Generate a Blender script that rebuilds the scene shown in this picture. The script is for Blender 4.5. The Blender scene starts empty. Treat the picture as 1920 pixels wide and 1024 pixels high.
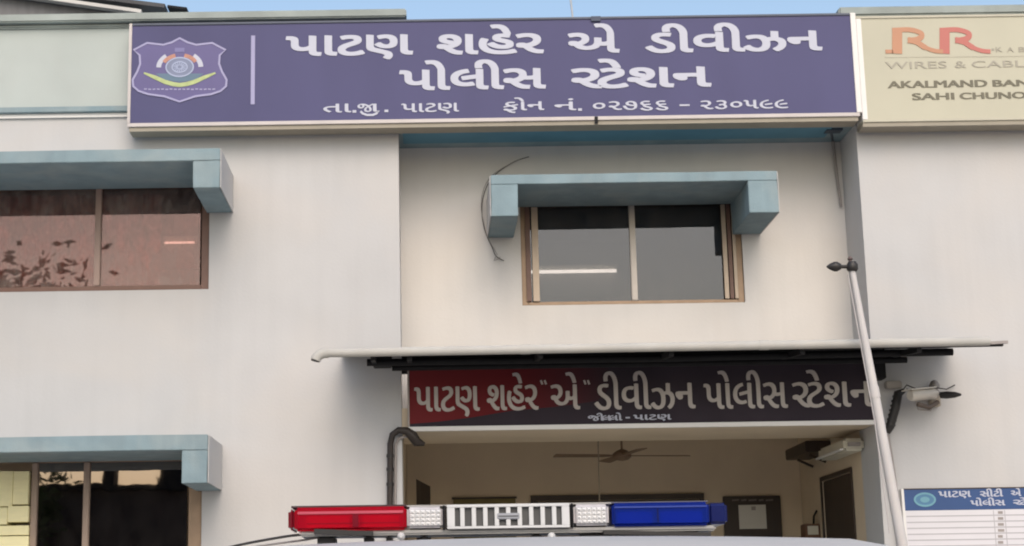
import bpy, bmesh, math, random
from mathutils import Vector, Matrix, noise
random.seed(7)
R = math.radians
S = bpy.context.scene
COL = S.collection

# ------------------------------------------------------------------ camera
F, CX, CY = 3100.0, 800.0, 512.0          # focal length and principal point in 1920 x 1024 px
CAM = Vector((0.0, -18.5, 1.45))
M = Matrix.Rotation(R(90 + 11.6), 3, 'X') @ Matrix.Rotation(R(-0.85), 3, 'Z')
cd = bpy.data.cameras.new('camera'); cam = bpy.data.objects.new('camera', cd); COL.objects.link(cam)
cam.location = CAM; cam.rotation_euler = M.to_euler()
cd.sensor_width = 36.0; cd.lens = F / 1920 * 36.0; cd.shift_x = (960 - CX) / 1920
cd.clip_start = 0.05; cd.clip_end = 3000
S.camera = cam

# ------------------------------------------------------------------ world, sun, exposure
SUN_EL, SUN_AZ = 42.0, 6.0               # low soft sun behind the photographer, slightly to the right
w = bpy.data.worlds.new('World'); S.world = w; w.use_nodes = True
nt = w.node_tree; bg = nt.nodes['Background']
sky = nt.nodes.new('ShaderNodeTexSky'); sky.sky_type = 'NISHITA'; sky.sun_disc = False
sky.sun_elevation = R(SUN_EL); sky.sun_rotation = R(180 - SUN_AZ)
sky.air_density = 1.3; sky.dust_density = 3.2; sky.ozone_density = 0.5
nt.links.new(sky.outputs[0], bg.inputs[0]); bg.inputs[1].default_value = 0.15
ld = bpy.data.lights.new('sun', 'SUN'); sun = bpy.data.objects.new('sun', ld); COL.objects.link(sun)
ld.energy = 0.7; ld.angle = R(40); ld.color = (1.0, 0.93, 0.86)
sd = Vector((math.sin(R(SUN_AZ)) * math.cos(R(SUN_EL)), -math.cos(R(SUN_AZ)) * math.cos(R(SUN_EL)), math.sin(R(SUN_EL))))
sun.rotation_euler = sd.to_track_quat('Z', 'Y').to_euler(); sun.location = (10, -40, 40)
S.view_settings.view_transform = 'Standard'; S.view_settings.look = 'None'
S.view_settings.exposure = 0.47; S.view_settings.gamma = 1.0
S.cycles.filter_width = 2.0

# ------------------------------------------------------------------ helpers
def P(px, py, Y):
    """World point at depth Y that the photograph shows at (px, py)."""
    d = M @ Vector(((px - CX) / F, (CY - py) / F, -1.0))
    return CAM + d * ((Y - CAM.y) / d.y)

def X(px, py, Y): return P(px, py, Y).x
def Z(px, py, Y): return P(px, py, Y).z
def rect(x0, y0, x1, y1, Y):
    """x0,x1,z0,z1 of a plumb rectangle that fits the pixel box."""
    my, mx = (y0 + y1) / 2, (x0 + x1) / 2
    return X(x0, my, Y), X(x1, my, Y), Z(mx, y1, Y), Z(mx, y0, Y)

class MB:
    def __init__(s): s.v = []; s.f = []
    def add(s, vs, fs):
        n = len(s.v); s.v += [tuple(v) for v in vs]; s.f += [tuple(i + n for i in f) for f in fs]; return s
    def box(s, x0, x1, y0, y1, z0, z1):
        vs = [(x, y, z) for x in (x0, x1) for y in (y0, y1) for z in (z0, z1)]
        return s.add(vs, [(0, 1, 3, 2), (4, 6, 7, 5), (0, 4, 5, 1), (2, 3, 7, 6), (0, 2, 6, 4), (1, 5, 7, 3)])
    def obox(s, a, b, wd, ht, up=(0, 0, 1)):
        """bar from a to b, wd sideways, ht along up"""
        a, b = Vector(a), Vector(b); d = (b - a).normalized(); sd_ = d.cross(Vector(up)).normalized(); u = sd_.cross(d)
        vs = [p + sd_ * i * wd / 2 + u * j * ht / 2 for p in (a, b) for i in (-1, 1) for j in (-1, 1)]
        return s.add(vs, [(0, 1, 3, 2), (4, 6, 7, 5), (0, 4, 5, 1), (2, 3, 7, 6), (0, 2, 6, 4), (1, 5, 7, 3)])
    def tube(s, pts, r, n=10, cap=True):
        pts = [Vector(p) for p in pts]; rs = r if isinstance(r, (list, tuple)) else [r] * len(pts)
        d0 = (pts[1] - pts[0]).normalized(); ref = Vector((0, 1, 0)) if abs(d0.y) < .8 else Vector((1, 0, 0))
        u = d0.cross(ref).normalized(); vs = []
        for i, p in enumerate(pts):
            d = (pts[min(i + 1, len(pts) - 1)] - pts[max(i - 1, 0)]).normalized()
            u = (u - d * u.dot(d)).normalized(); v = d.cross(u)
            vs += [p + (u * math.cos(2 * math.pi * k / n) + v * math.sin(2 * math.pi * k / n)) * rs[i] for k in range(n)]
        fs = [(i * n + k, i * n + (k + 1) % n, (i + 1) * n + (k + 1) % n, (i + 1) * n + k) for i in range(len(pts) - 1) for k in range(n)]
        if cap: fs += [tuple(range(n))[::-1], tuple((len(pts) - 1) * n + k for k in range(n))]
        return s.add(vs, fs)
    def lathe(s, c, prof, n=24, axis='Z'):
        c = Vector(c); vs = []
        for (r, h) in prof:
            for k in range(n):
                a = 2 * math.pi * k / n; p = (r * math.cos(a), r * math.sin(a), h)
                if axis == 'Y': p = (p[0], p[2], p[1])
                if axis == 'X': p = (p[2], p[0], p[1])
                vs.append(c + Vector(p))
        m = len(prof)
        fs = [(i * n + k, i * n + (k + 1) % n, (i + 1) * n + (k + 1) % n, (i + 1) * n + k) for i in range(m - 1) for k in range(n)]
        fs += [tuple(range(n)), tuple((m - 1) * n + k for k in range(n))]
        return s.add(vs, fs)
    def prism(s, poly, y0, y1):
        """polygon [(x,z)] extruded from y0 to y1"""
        n = len(poly)
        vs = [(x, y0, z) for x, z in poly] + [(x, y1, z) for x, z in poly]
        return s.add(vs, [tuple(range(n)), tuple(range(2 * n - 1, n - 1, -1))] + [(i, i + n, (i + 1) % n + n, (i + 1) % n) for i in range(n)])
    def prismx(s, poly, x0, x1):
        """polygon [(y,z)] extruded along x"""
        n = len(poly)
        vs = [(x0, y, z) for y, z in poly] + [(x1, y, z) for y, z in poly]
        return s.add(vs, [tuple(range(n)), tuple(range(2 * n - 1, n - 1, -1))] + [(i, i + n, (i + 1) % n + n, (i + 1) % n) for i in range(n)])
    def ribbon(s, pts, wd, Y, t=.004, closed=False):
        """flat strip of width wd along [(x,z)] in the plane Y, standing t proud of it"""
        pts = [Vector(p) for p in pts]; n = len(pts); L = []; Rr = []
        ws = wd if isinstance(wd, (list, tuple)) else [wd] * n
        for i, p in enumerate(pts):
            a = pts[(i - 1) % n] if closed or i > 0 else p; b = pts[(i + 1) % n] if closed or i < n - 1 else p
            d = (b - a).normalized(); nn = Vector((-d.y, d.x))
            L.append(p + nn * ws[i] / 2); Rr.append(p - nn * ws[i] / 2)
        vs = [(q.x, Y - t, q.y) for q in L] + [(q.x, Y - t, q.y) for q in Rr] + [(q.x, Y, q.y) for q in L] + [(q.x, Y, q.y) for q in Rr]
        fs = []
        for i in range(n if closed else n - 1):
            j = (i + 1) % n
            fs += [(i, j, n + j, n + i), (i, 2 * n + i, 2 * n + j, j), (n + i, n + j, 3 * n + j, 3 * n + i)]
        return s.add(vs, fs)
    def wall(s, x0, x1, z0, z1, Y, holes=(), depth=.18):
        """wall face in the plane Y with rectangular holes whose reveals go back by depth"""
        xs = sorted({x0, x1, *[h[0] for h in holes], *[h[1] for h in holes]}); xs = [x for x in xs if x0 <= x <= x1]
        zs = sorted({z0, z1, *[h[2] for h in holes], *[h[3] for h in holes]}); zs = [z for z in zs if z0 <= z <= z1]
        for a, b in zip(xs, xs[1:]):
            for c, d in zip(zs, zs[1:]):
                mx, mz = (a + b) / 2, (c + d) / 2
                if any(h[0] < mx < h[1] and h[2] < mz < h[3] for h in holes): continue
                s.add([(a, Y, c), (b, Y, c), (b, Y, d), (a, Y, d)], [(0, 1, 2, 3)])
                s.add([(a, Y + depth, c), (b, Y + depth, c), (b, Y + depth, d), (a, Y + depth, d)], [(3, 2, 1, 0)])
        for h in holes:
            a, b, c, d = h; q = Y + depth
            s.add([(a, Y, c), (b, Y, c), (b, Y, d), (a, Y, d), (a, q, c), (b, q, c), (b, q, d), (a, q, d)],
                  [(0, 4, 5, 1), (1, 5, 6, 2), (2, 6, 7, 3), (3, 7, 4, 0)])
        return s
    def build(s, name, mat, parent=None, bevel=0, smooth=False, seg=2):
        me = bpy.data.meshes.new(name); me.from_pydata(s.v, [], s.f); me.validate()
        bm = bmesh.new(); bm.from_mesh(me)
        bmesh.ops.recalc_face_normals(bm, faces=bm.faces)
        if bevel:
            es = [e for e in bm.edges if len(e.link_faces) == 2 and e.calc_face_angle(0) > .5]
            bmesh.ops.bevel(bm, geom=es, offset=bevel, segments=seg, affect='EDGES', clamp_overlap=True)
        bm.to_mesh(me); bm.free()
        if smooth:
            for p in me.polygons: p.use_smooth = True
            if hasattr(me, 'set_sharp_from_angle'): me.set_sharp_from_angle(angle=R(40))
        me.materials.append(mat)
        o = bpy.data.objects.new(name, me); COL.objects.link(o)
        if parent: o.parent = parent; o.matrix_parent_inverse = parent.matrix_basis.inverted()
        return o

def tag(o, label, cat=None, group=None, kind=None):
    if label: o['label'] = label
    if cat: o['category'] = cat
    if group: o['group'] = group
    if kind: o['kind'] = kind
    return o
def thing(name, loc, label, cat, group=None):
    o = bpy.data.objects.new(name, None); COL.objects.link(o); o.location = loc; o.empty_display_size = .2
    return tag(o, label, cat, group)

_tc = {}
def glyphs(s, bold):
    key = (s, bold)
    if key in _tc: return _tc[key]
    c = bpy.data.curves.new('lettering', 'FONT'); c.body = s; c.size = 1; c.offset = bold; c.extrude = .01; c.resolution_u = 4
    o = bpy.data.objects.new('lettering', c); COL.objects.link(o)
    bpy.context.view_layer.update()
    dg = bpy.context.evaluated_depsgraph_get(); ev = o.evaluated_get(dg); me = ev.to_mesh()
    vs = [v.co.copy() for v in me.vertices]; fs = [tuple(p.vertices) for p in me.polygons]
    ev.to_mesh_clear(); bpy.data.objects.remove(o); bpy.data.curves.remove(c)
    _tc[key] = (vs, fs); return vs, fs
def write(mb, pieces, x0, x1, ytop, ybase, Y, bold=.012, t=.006, H=.603, overlap=.03, skew=0.0, grow=()):
    """letters between pixel columns x0..x1; ytop..ybase is the letter body (marks go beyond it)"""
    if isinstance(pieces, str): pieces = [pieces]
    V = []; FF = []; off = None
    for s_ in pieces:
        vs, fs = glyphs(s_, bold); mn = min(v.x for v in vs)
        dx = 0 if off is None else off - overlap - mn
        n = len(V); V += [Vector((v.x + dx, v.y, v.z)) for v in vs]; FF += [tuple(i + n for i in f) for f in fs]
        off = max(v.x for v in V)
    a, b = min(v.x for v in V), max(v.x for v in V)
    wx0, wx1, z0, z1 = rect(x0, ytop, x1, ybase, Y)
    for gi, (gx, gz) in enumerate(grow):                      # heavier strokes: the letters again, a hair beside themselves
        mb.add([(wx0 + gx * .006 + (v.x - a) / (b - a) * (wx1 - wx0), Y - (t + .0004 * (gi + 1)) * (.5 + v.z / .02), z0 + gz * .006 + v.y / H * (z1 - z0)) for v in V], FF)
    out = []
    for v in V:
        zz = z0 + v.y / H * (z1 - z0)
        out.append((wx0 + (v.x - a) / (b - a) * (wx1 - wx0) + skew * (zz - z0), Y - t * (.5 + v.z / .02), zz))
    mb.add(out, FF)

def word(parent, m, *a, **k):
    mb = MB(); write(mb, *a, **k); return mb.build('lettering', m, parent)
G2 = ((1.4, .8), (-1.4, .8), (1.4, -.8), (-1.4, -.8)); G1 = ((.7, .3), (-.7, -.3))
# ------------------------------------------------------------------ materials
def lin(c): return tuple(((v / 255) / 12.92 if v / 255 <= .04045 else ((v / 255 + .055) / 1.055) ** 2.4) for v in c)
def mat(name, col, rough=.6, metal=0.0, var=.08, scale=3.0, bump=0.0, bscale=60.0, spec=.5, stain=None, coat=0.0, stretch=(1, 1, 1), streak=0):
    """procedural material: noise driven colour variation, grain bump, optional large stains (colour, amount, scale)"""
    m = bpy.data.materials.new(name); m.use_nodes = True; n = m.node_tree; b = n.nodes['Principled BSDF']
    b.inputs['Roughness'].default_value = rough; b.inputs['Metallic'].default_value = metal
    b.inputs['Specular IOR Level'].default_value = spec; b.inputs['Coat Weight'].default_value = coat
    tc = n.nodes.new('ShaderNodeTexCoord'); mp = n.nodes.new('ShaderNodeMapping'); mp.inputs['Scale'].default_value = stretch
    n.links.new(tc.outputs['Object'], mp.inputs['Vector'])
    nz = n.nodes.new('ShaderNodeTexNoise'); nz.inputs['Scale'].default_value = scale; nz.inputs['Detail'].default_value = 6
    n.links.new(mp.outputs[0], nz.inputs['Vector'])
    rp = n.nodes.new('ShaderNodeValToRGB'); n.links.new(nz.outputs['Fac'], rp.inputs['Fac'])
    rp.color_ramp.elements[0].position = .3; rp.color_ramp.elements[1].position = .7
    rp.color_ramp.elements[0].color = (*[max(0, v * (1 - var)) for v in col], 1)
    rp.color_ramp.elements[1].color = (*[min(1, v * (1 + var)) for v in col], 1)
    out = rp.outputs[0]
    if stain:
        sc_, amt, scl = stain
        n2 = n.nodes.new('ShaderNodeTexNoise'); n2.inputs['Scale'].default_value = scl; n2.inputs['Detail'].default_value = 5; n2.inputs['Distortion'].default_value = .6
        n.links.new(tc.outputs['Object'], n2.inputs['Vector'])
        r2 = n.nodes.new('ShaderNodeMapRange'); r2.inputs[1].default_value = .45; r2.inputs[2].default_value = .75; r2.inputs[4].default_value = amt
        n.links.new(n2.outputs['Fac'], r2.inputs[0])
        mx = n.nodes.new('ShaderNodeMix'); mx.data_type = 'RGBA'; n.links.new(r2.outputs[0], mx.inputs[0])
        n.links.new(out, mx.inputs[6]); mx.inputs[7].default_value = (*sc_, 1); out = mx.outputs[2]
    if streak:
        m4 = n.nodes.new('ShaderNodeMapping'); m4.inputs['Scale'].default_value = (7, 7, .35); n.links.new(tc.outputs['Object'], m4.inputs['Vector'])
        n4 = n.nodes.new('ShaderNodeTexNoise'); n4.inputs['Scale'].default_value = 1; n4.inputs['Detail'].default_value = 5; n.links.new(m4.outputs[0], n4.inputs['Vector'])
        n5 = n.nodes.new('ShaderNodeTexNoise'); n5.inputs['Scale'].default_value = .7; n.links.new(tc.outputs['Object'], n5.inputs['Vector'])
        mm = n.nodes.new('ShaderNodeMath'); mm.operation = 'MULTIPLY'; n.links.new(n4.outputs['Fac'], mm.inputs[0]); n.links.new(n5.outputs['Fac'], mm.inputs[1])
        r4 = n.nodes.new('ShaderNodeMapRange'); r4.inputs[1].default_value = .22; r4.inputs[2].default_value = .42; r4.inputs[4].default_value = streak; n.links.new(mm.outputs[0], r4.inputs[0])
        x4 = n.nodes.new('ShaderNodeMix'); x4.data_type = 'RGBA'; n.links.new(r4.outputs[0], x4.inputs[0]); n.links.new(out, x4.inputs[6]); x4.inputs[7].default_value = (*[v * .6 for v in col], 1); out = x4.outputs[2]
    n.links.new(out, b.inputs['Base Color'])
    if bump:
        n3 = n.nodes.new('ShaderNodeTexNoise'); n3.inputs['Scale'].default_value = bscale; n3.inputs['Detail'].default_value = 4
        n.links.new(tc.outputs['Object'], n3.inputs['Vector'])
        bp = n.nodes.new('ShaderNodeBump'); bp.inputs['Strength'].default_value = bump; bp.inputs['Distance'].default_value = .01
        n.links.new(n3.outputs['Fac'], bp.inputs['Height']); n.links.new(bp.outputs[0], b.inputs['Normal'])
    return m
def glass(name, refl, tint, fac, wav=.012, dust=.10):
    """tinted reflective window glass, slightly wavy"""
    m = bpy.data.materials.new(name); m.use_nodes = True; n = m.node_tree; n.nodes.remove(n.nodes['Principled BSDF'])
    g = n.nodes.new('ShaderNodeBsdfGlossy'); g.inputs['Color'].default_value = (*refl, 1); g.inputs['Roughness'].default_value = .015
    t = n.nodes.new('ShaderNodeBsdfTransparent'); t.inputs['Color'].default_value = (*tint, 1)
    mx = n.nodes.new('ShaderNodeMixShader'); mx.inputs[0].default_value = fac
    n.links.new(t.outputs[0], mx.inputs[1]); n.links.new(g.outputs[0], mx.inputs[2]); df = n.nodes.new('ShaderNodeBsdfDiffuse'); df.inputs['Color'].default_value = (.42, .38, .35, 1)
    t2 = n.nodes.new('ShaderNodeTexCoord'); m2 = n.nodes.new('ShaderNodeMapping'); m2.inputs['Scale'].default_value = (5, 5, 2.2); n.links.new(t2.outputs['Object'], m2.inputs['Vector'])
    nd = n.nodes.new('ShaderNodeTexNoise'); nd.inputs['Scale'].default_value = 1.6; nd.inputs['Detail'].default_value = 7; nd.inputs['Roughness'].default_value = .7; n.links.new(m2.outputs[0], nd.inputs['Vector'])
    rd = n.nodes.new('ShaderNodeMapRange'); rd.inputs[1].default_value = .35; rd.inputs[2].default_value = .7; rd.inputs[4].default_value = dust; n.links.new(nd.outputs['Fac'], rd.inputs[0])
    md = n.nodes.new('ShaderNodeMixShader'); n.links.new(rd.outputs[0], md.inputs[0]); n.links.new(mx.outputs[0], md.inputs[1]); n.links.new(df.outputs[0], md.inputs[2])
    n.links.new(md.outputs[0], n.nodes['Material Output'].inputs[0])
    tc = n.nodes.new('ShaderNodeTexCoord'); nz = n.nodes.new('ShaderNodeTexNoise'); nz.inputs['Scale'].default_value = 2.5; nz.inputs['Detail'].default_value = 2
    n.links.new(tc.outputs['Object'], nz.inputs['Vector'])
    bp = n.nodes.new('ShaderNodeBump'); bp.inputs['Strength'].default_value = wav; bp.inputs['Distance'].default_value = .05
    n.links.new(nz.outputs['Fac'], bp.inputs['Height']); n.links.new(bp.outputs[0], g.inputs['Normal'])
    return m
def lamp(name, col, e):
    m = bpy.data.materials.new(name); m.use_nodes = True; b = m.node_tree.nodes['Principled BSDF']
    b.inputs['Base Color'].default_value = (.8, .8, .8, 1); b.inputs['Emission Color'].default_value = (*col, 1); b.inputs['Emission Strength'].default_value = e
    return m

WALL = mat('wall_plaster', (.505, .505, .515), .9, var=.03, scale=1.6, bump=.16, bscale=30, streak=.085, stain=((.565, .525, .49), .5, .55), spec=.2)
WALLR = mat('recess_plaster', (.65, .63, .615), .9, var=.03, scale=1.6, bump=.16, bscale=30, streak=.085, stain=((.69, .64, .59), .5, .6), spec=.2)  # warm light bounced between the recess walls is put into this lighter colour
WALLIN = mat('porch_plaster', (.64, .53, .40), .9, var=.05, scale=1.5, bump=.1, bscale=40, spec=.2)
PALE = mat('pale_green_paint', (.43, .475, .465), .8, var=.05, scale=1.6, bump=.08, stain=((.40, .41, .40), .4, 1.2), spec=.25)
TEAL = mat('teal_blue_paint', (.225, .305, .345), .85, var=.09, scale=3.5, bump=.25, streak=.3, stain=((.36, .40, .40), .45, 2.0), spec=.25)
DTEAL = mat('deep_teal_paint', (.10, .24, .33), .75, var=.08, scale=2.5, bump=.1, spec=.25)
COPE = mat('weathered_coping', (.34, .38, .37), .85, var=.12, scale=2.0, bump=.2, stain=((.20, .22, .21), .6, 1.5), spec=.2)
TRIM = mat('white_trim', (.72, .71, .70), .6, var=.03)
BROWNF = mat('brown_anodised_frame', (.31, .215, .145), .45, metal=.25, var=.1, scale=8)
TANF = mat('tan_stile', (.46, .37, .29), .45, metal=.2, var=.06, scale=8)
REDF = mat('reddish_brown_frame', (.16, .085, .065), .5, var=.1, scale=8)
GREYF = mat('aluminium_stile', (.40, .37, .35), .4, metal=.4, var=.05, scale=8)
DARKWOOD = mat('dark_wood', (.035, .022, .016), .5, var=.2, scale=6, stretch=(1, 1, .1))
BLACK = mat('black_plastic', (.018, .016, .016), .5, var=.15, scale=12)
DARKMET = mat('dark_painted_steel', (.012, .012, .014), .7, spec=.2, var=.2, scale=8)
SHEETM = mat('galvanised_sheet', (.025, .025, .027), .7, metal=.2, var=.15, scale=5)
PVC = mat('white_pvc_pipe', (.44, .43, .41), .8, spec=.15, var=.06, scale=4, stain=((.45, .42, .38), .4, 3.0))
GREYP = mat('grey_pipe', (.30, .27, .26), .6, var=.08, scale=6)
POLE = mat('white_painted_steel', (.52, .50, .50), .6, spec=.2, var=.05, scale=3, stain=((.6, .55, .5), .3, 4.0))
CREAM = mat('cream_cartons', (.94, .87, .53), .7, var=.05, scale=5, stretch=(1, 1, 4))
SIGNB = mat('blue_flex_print', (.074, .073, .166), .55, spec=.25, var=.08, scale=1.2, bump=.35, bscale=1.6, stretch=(1, 1, .4))
SIGNC = mat('cream_flex_print', (.47, .455, .365), .5, spec=.3, var=.05, scale=1.2, bump=.35, bscale=1.6)
LETW = mat('white_vinyl', (.45, .47, .57), .45, var=.02)
LETV = mat('pale_violet_vinyl', (.30, .29, .48), .45, var=.03)
FRAMEM = mat('sign_frame_metal', (.46, .43, .43), .5, metal=.2, var=.05, scale=5)
UNDERS = mat('sign_tray_metal', (.30, .27, .22), .6, var=.06, scale=5)
INKG = mat('grey_ink', (.33, .31, .26), .5, var=.03)
INKD = mat('dark_olive_ink', (.13, .12, .085), .5, var=.03)
BLADE = mat('fan_brown_enamel', (.20, .13, .085), .5, var=.05)
OFFW = mat('offwhite_plastic', (.62, .59, .50), .5, var=.05)
PAPER = mat('white_paper', (.62, .60, .56), .8, var=.03)
REDP = mat('brown_box', (.15, .075, .045), .5, var=.1)
NAVY = mat('navy_header', (.02, .065, .20), .45, var=.06)
BOARD = mat('white_board', (.63, .62, .66), .4, var=.02)
BOARDL = mat('board_rule', (.40, .39, .42), .5, var=.02)
CAMW = mat('camera_white_plastic', (.50, .46, .41), .4, var=.05)
CARP = mat('white_car_paint', (.44, .43, .42), .45, var=.03, spec=.25)
def lens(name, tcol, dcol, fac):
    m = bpy.data.materials.new(name); m.use_nodes = True; n = m.node_tree; b = n.nodes['Principled BSDF']
    b.inputs['Base Color'].default_value = (*dcol, 1); b.inputs['Roughness'].default_value = .2; b.inputs['Specular IOR Level'].default_value = .35
    t = n.nodes.new('ShaderNodeBsdfTransparent'); t.inputs['Color'].default_value = (*tcol, 1)
    tc = n.nodes.new('ShaderNodeTexCoord'); wv = n.nodes.new('ShaderNodeTexWave'); wv.inputs['Scale'].default_value = 55; wv.inputs['Distortion'].default_value = .4
    n.links.new(tc.outputs['Object'], wv.inputs['Vector'])
    bp = n.nodes.new('ShaderNodeBump'); bp.inputs['Strength'].default_value = .25; bp.inputs['Distance'].default_value = .002
    n.links.new(wv.outputs['Fac'], bp.inputs['Height']); n.links.new(bp.outputs[0], b.inputs['Normal'])
    mx = n.nodes.new('ShaderNodeMixShader'); mx.inputs[0].default_value = fac
    n.links.new(t.outputs[0], mx.inputs[1]); n.links.new(b.outputs[0], mx.inputs[2]); n.links.new(mx.outputs[0], n.nodes['Material Output'].inputs[0])
    return m
REDL = lens('red_lens', (.95, .03, .07), (.50, .004, .022), .55)
REDD = mat('dark_red_lens', (.16, .004, .014), .2, var=.1, scale=9)
BLUEL = lens('blue_lens', (.03, .10, .85), (.007, .026, .26), .6)
BLUED = mat('dark_blue_lens', (.005, .01, .085), .2, var=.1, scale=9)
CLEARL = mat('clear_lens', (.52, .50, .52), .2, var=.12, scale=30)
ALU = mat('light_bar_tray', (.38, .37, .36), .4, metal=.5, var=.05)
SLOT = mat('grille_slot', (.07, .07, .07), .6, var=.2, scale=20)
GRILLE = mat('grille_white', (.60, .60, .60), .4, var=.03)
RUBBER = mat('rubber', (.02, .02, .02), .8, var=.1)
TUBE = lamp('fluorescent_tube', (1.0, .98, .92), 9.0)
GLASSC = glass('grey_reflective_glass', (.205, .215, .24), (.35, .33, .32), .32)
GLASSR = glass('bronze_reflective_glass', (.29, .215, .205), (.86, .62, .56), .32, dust=.34)
GLASSD = glass('dark_bronze_glass', (.45, .38, .36), (.10, .07, .06), .55, dust=.03)
CARGL = glass('car_glass', (.6, .62, .64), (.1, .12, .12), .3, 0)
GROUND = mat('dusty_ground', (.40, .37, .33), .95, var=.2, scale=.6, bump=.4, bscale=20)
PAVE = mat('asphalt', (.07, .068, .065), .9, var=.2, scale=2, bump=.3, bscale=50)
LEAF_LIT = mat('leaf_backlit', (.24, .11, .07), .6, var=.4, scale=2.0)  # light shining through the leaves is put into this reddish colour
LEAF = mat('leaf_green', (.045, .075, .022), .55, var=.5, scale=2.0)
BARK = mat('bark', (.12, .085, .06), .9, var=.3, scale=8, bump=.5, bscale=20)

# ------------------------------------------------------------------ ground
MB().add([(-400, -400, 0), (400, -400, 0), (400, 400, 0), (-400, 400, 0)], [(0, 1, 2, 3)]).build('ground', GROUND)['kind'] = 'structure'
MB().add([(-400, -34, .004), (400, -34, .004), (400, -26, .004), (-400, -26, .004)], [(0, 1, 2, 3)]).build('road', PAVE)['kind'] = 'structure'

# ------------------------------------------------------------------ building
YR = .75                                   # depth of the recessed entrance bay
xL = X(749, 430, 0); xR = X(1618, 430, 0)
XA, XB, YB = -9.5, 13.0, 11.0
zTopL = Z(500, 24, 0); zTopR = Z(1750, 12, 0); zBeam = Z(1170, 239, 0); zOpen = Z(1200, 801, 0)
FLOOR1 = Z(300, 690, 0)
stn = thing('police_station', (xL, 0, 0), 'cream plastered two storey police station with pale blue sunshades and a recessed entrance bay', 'building')

hUL = (-9.0, X(392, 460, 0), Z(200, 545, 0), Z(205, 304, -1.15) + .04)
hLL = (-9.0, X(378, 960, 0), .95, Z(195, 846, -1.15) + .045)
hC = (*rect(977, 389, 1393, 570, YR)[:3], Z(1190, 342, YR - 1.1) + .04)
wl = MB()
wl.wall(XA, xL, 0, zTopL - .02, 0, [hUL, hLL])
wl.wall(xR, XB, 0, zTopR - .02, 0)
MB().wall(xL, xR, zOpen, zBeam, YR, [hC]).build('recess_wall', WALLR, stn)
# jambs of the recess and outer side walls, back wall
wl.add([(xL, 0, 0), (xL, YR, 0), (xL, YR, zTopL), (xL, 0, zTopL)], [(0, 1, 2, 3)])
wl.add([(xR, 0, 0), (xR, YR, 0), (xR, YR, zTopR), (xR, 0, zTopR)], [(0, 1, 2, 3)])
for xx, zt in ((XA, zTopL), (XB, zTopR)):
    wl.add([(xx, 0, 0), (xx, YB, 0), (xx, YB, zt - .02), (xx, 0, zt - .02)], [(0, 1, 2, 3)])
wl.add([(XA, YB, 0), (XB, YB, 0), (XB, YB, zTopL - .03), (XA, YB, zTopL - .03)], [(0, 1, 2, 3)])
wl.build('wall', WALL, stn)
# beam and parapet above the recess
MB().box(xL + .003, xR - .003, .004, YR + .2, zBeam, zTopL - .35).build('entrance_beam', TEAL, stn)
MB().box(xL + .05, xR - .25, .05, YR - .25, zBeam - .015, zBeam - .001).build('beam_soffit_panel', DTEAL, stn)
# parapet band left (recessed pale panel between two ledges)
pz0, pz1 = Z(110, 203, 0), Z(110, 50, 0)
MB().box(XA - .03, X(236, 130, 0) + .4, -.02, -.003, pz0, pz1).build('parapet_panel', PALE, stn)
MB().box(XA - .05, X(236, 207, 0) + .3, -.075, -.001, Z(110, 214, 0), pz0 - .002).build('parapet_ledge', TEAL, stn, bevel=.008)
MB().box(XA - .03, X(236, 207, 0) + .3, -.03, -.001, Z(110, 222, 0), Z(110, 214, 0) - .002).build('parapet_ledge', TRIM, stn)
MB().box(XA - .1, X(762, 28, -.12), -.14, .5, Z(400, 36, -.14), Z(400, 21, -.14)).box(XA - .1, X(755, 28, -.12), -.06, .4, Z(400, 48, -.06), Z(400, 36, -.14) - .002).build('coping', COPE, stn, bevel=.015)
MB().box(X(1572, 18, -.12), XB + .1, -.14, .5, Z(1750, 27, -.14), Z(1750, 10, -.14)).box(X(1580, 18, -.12), XB + .05, -.06, .4, Z(1750, 60, -.06), Z(1750, 27, -.14) - .002).build('coping', COPE, stn, bevel=.02)
# roof and floors
MB().box(XA + .02, XB - .02, .52, YB - .02, zTopL - .6, zTopL - .4).build('roof', COPE, stn)
for a, b in ((XA + .02, xL - .003), (xR + .003, XB - .02)): MB().box(a, b, .19, YB - .03, FLOOR1 - .1, FLOOR1).build('floor', WALLIN, stn)
# porch: soffit slab, higher ceiling, side walls, back wall
YS, YP = 1.5, 4.0
zCeil = zOpen + .32; PL = .75
pc = MB()
pc.box(xL + .003, xR - .003, .005, YS, zOpen - .002, zOpen + .25)
pc.build('porch_lintel', WALLIN, stn)
MB().box(xL + .003, xR - .003, YS + .002, YB - .03, zCeil, zCeil + .2).build('porch_ceiling', WALLIN, stn)
sw = MB()
dR = (1.25, 2.75, PL, Z(1575, 893, 1.95))
# right side wall with a doorway: pieces around the opening
for (y0, y1, z0, z1) in ((YR, dR[0], PL, zCeil), (dR[1], YP, PL, zCeil), (dR[0], dR[1], dR[3], zCeil)):
    sw.box(xR + .002, xR + .15, y0, y1, z0, z1)
sw.build('porch_side_wall', WALLIN, stn)
MB().box(xL - .15, xL - .002, YR, YP, PL, zCeil).build('porch_side_wall', WALLIN, stn)
bk = MB()
hD = (X(1004, 960, YP), X(1312, 960, YP), PL, Z(1155, 938, YP))
bk.wall(xL, xR, PL, zCeil, YP, [hD])
bk.build('porch_back_wall', WALLIN, stn)
MB().box(xL + .004, xR - .004, .0, YP, 0, PL).box(xL + .004, xR - .004, -.35, -.002, 0, PL * .66).box(xL + .004, xR - .004, -.7, -.352, 0, PL * .33).build('entrance_steps', COPE, stn, bevel=.01)
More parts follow.
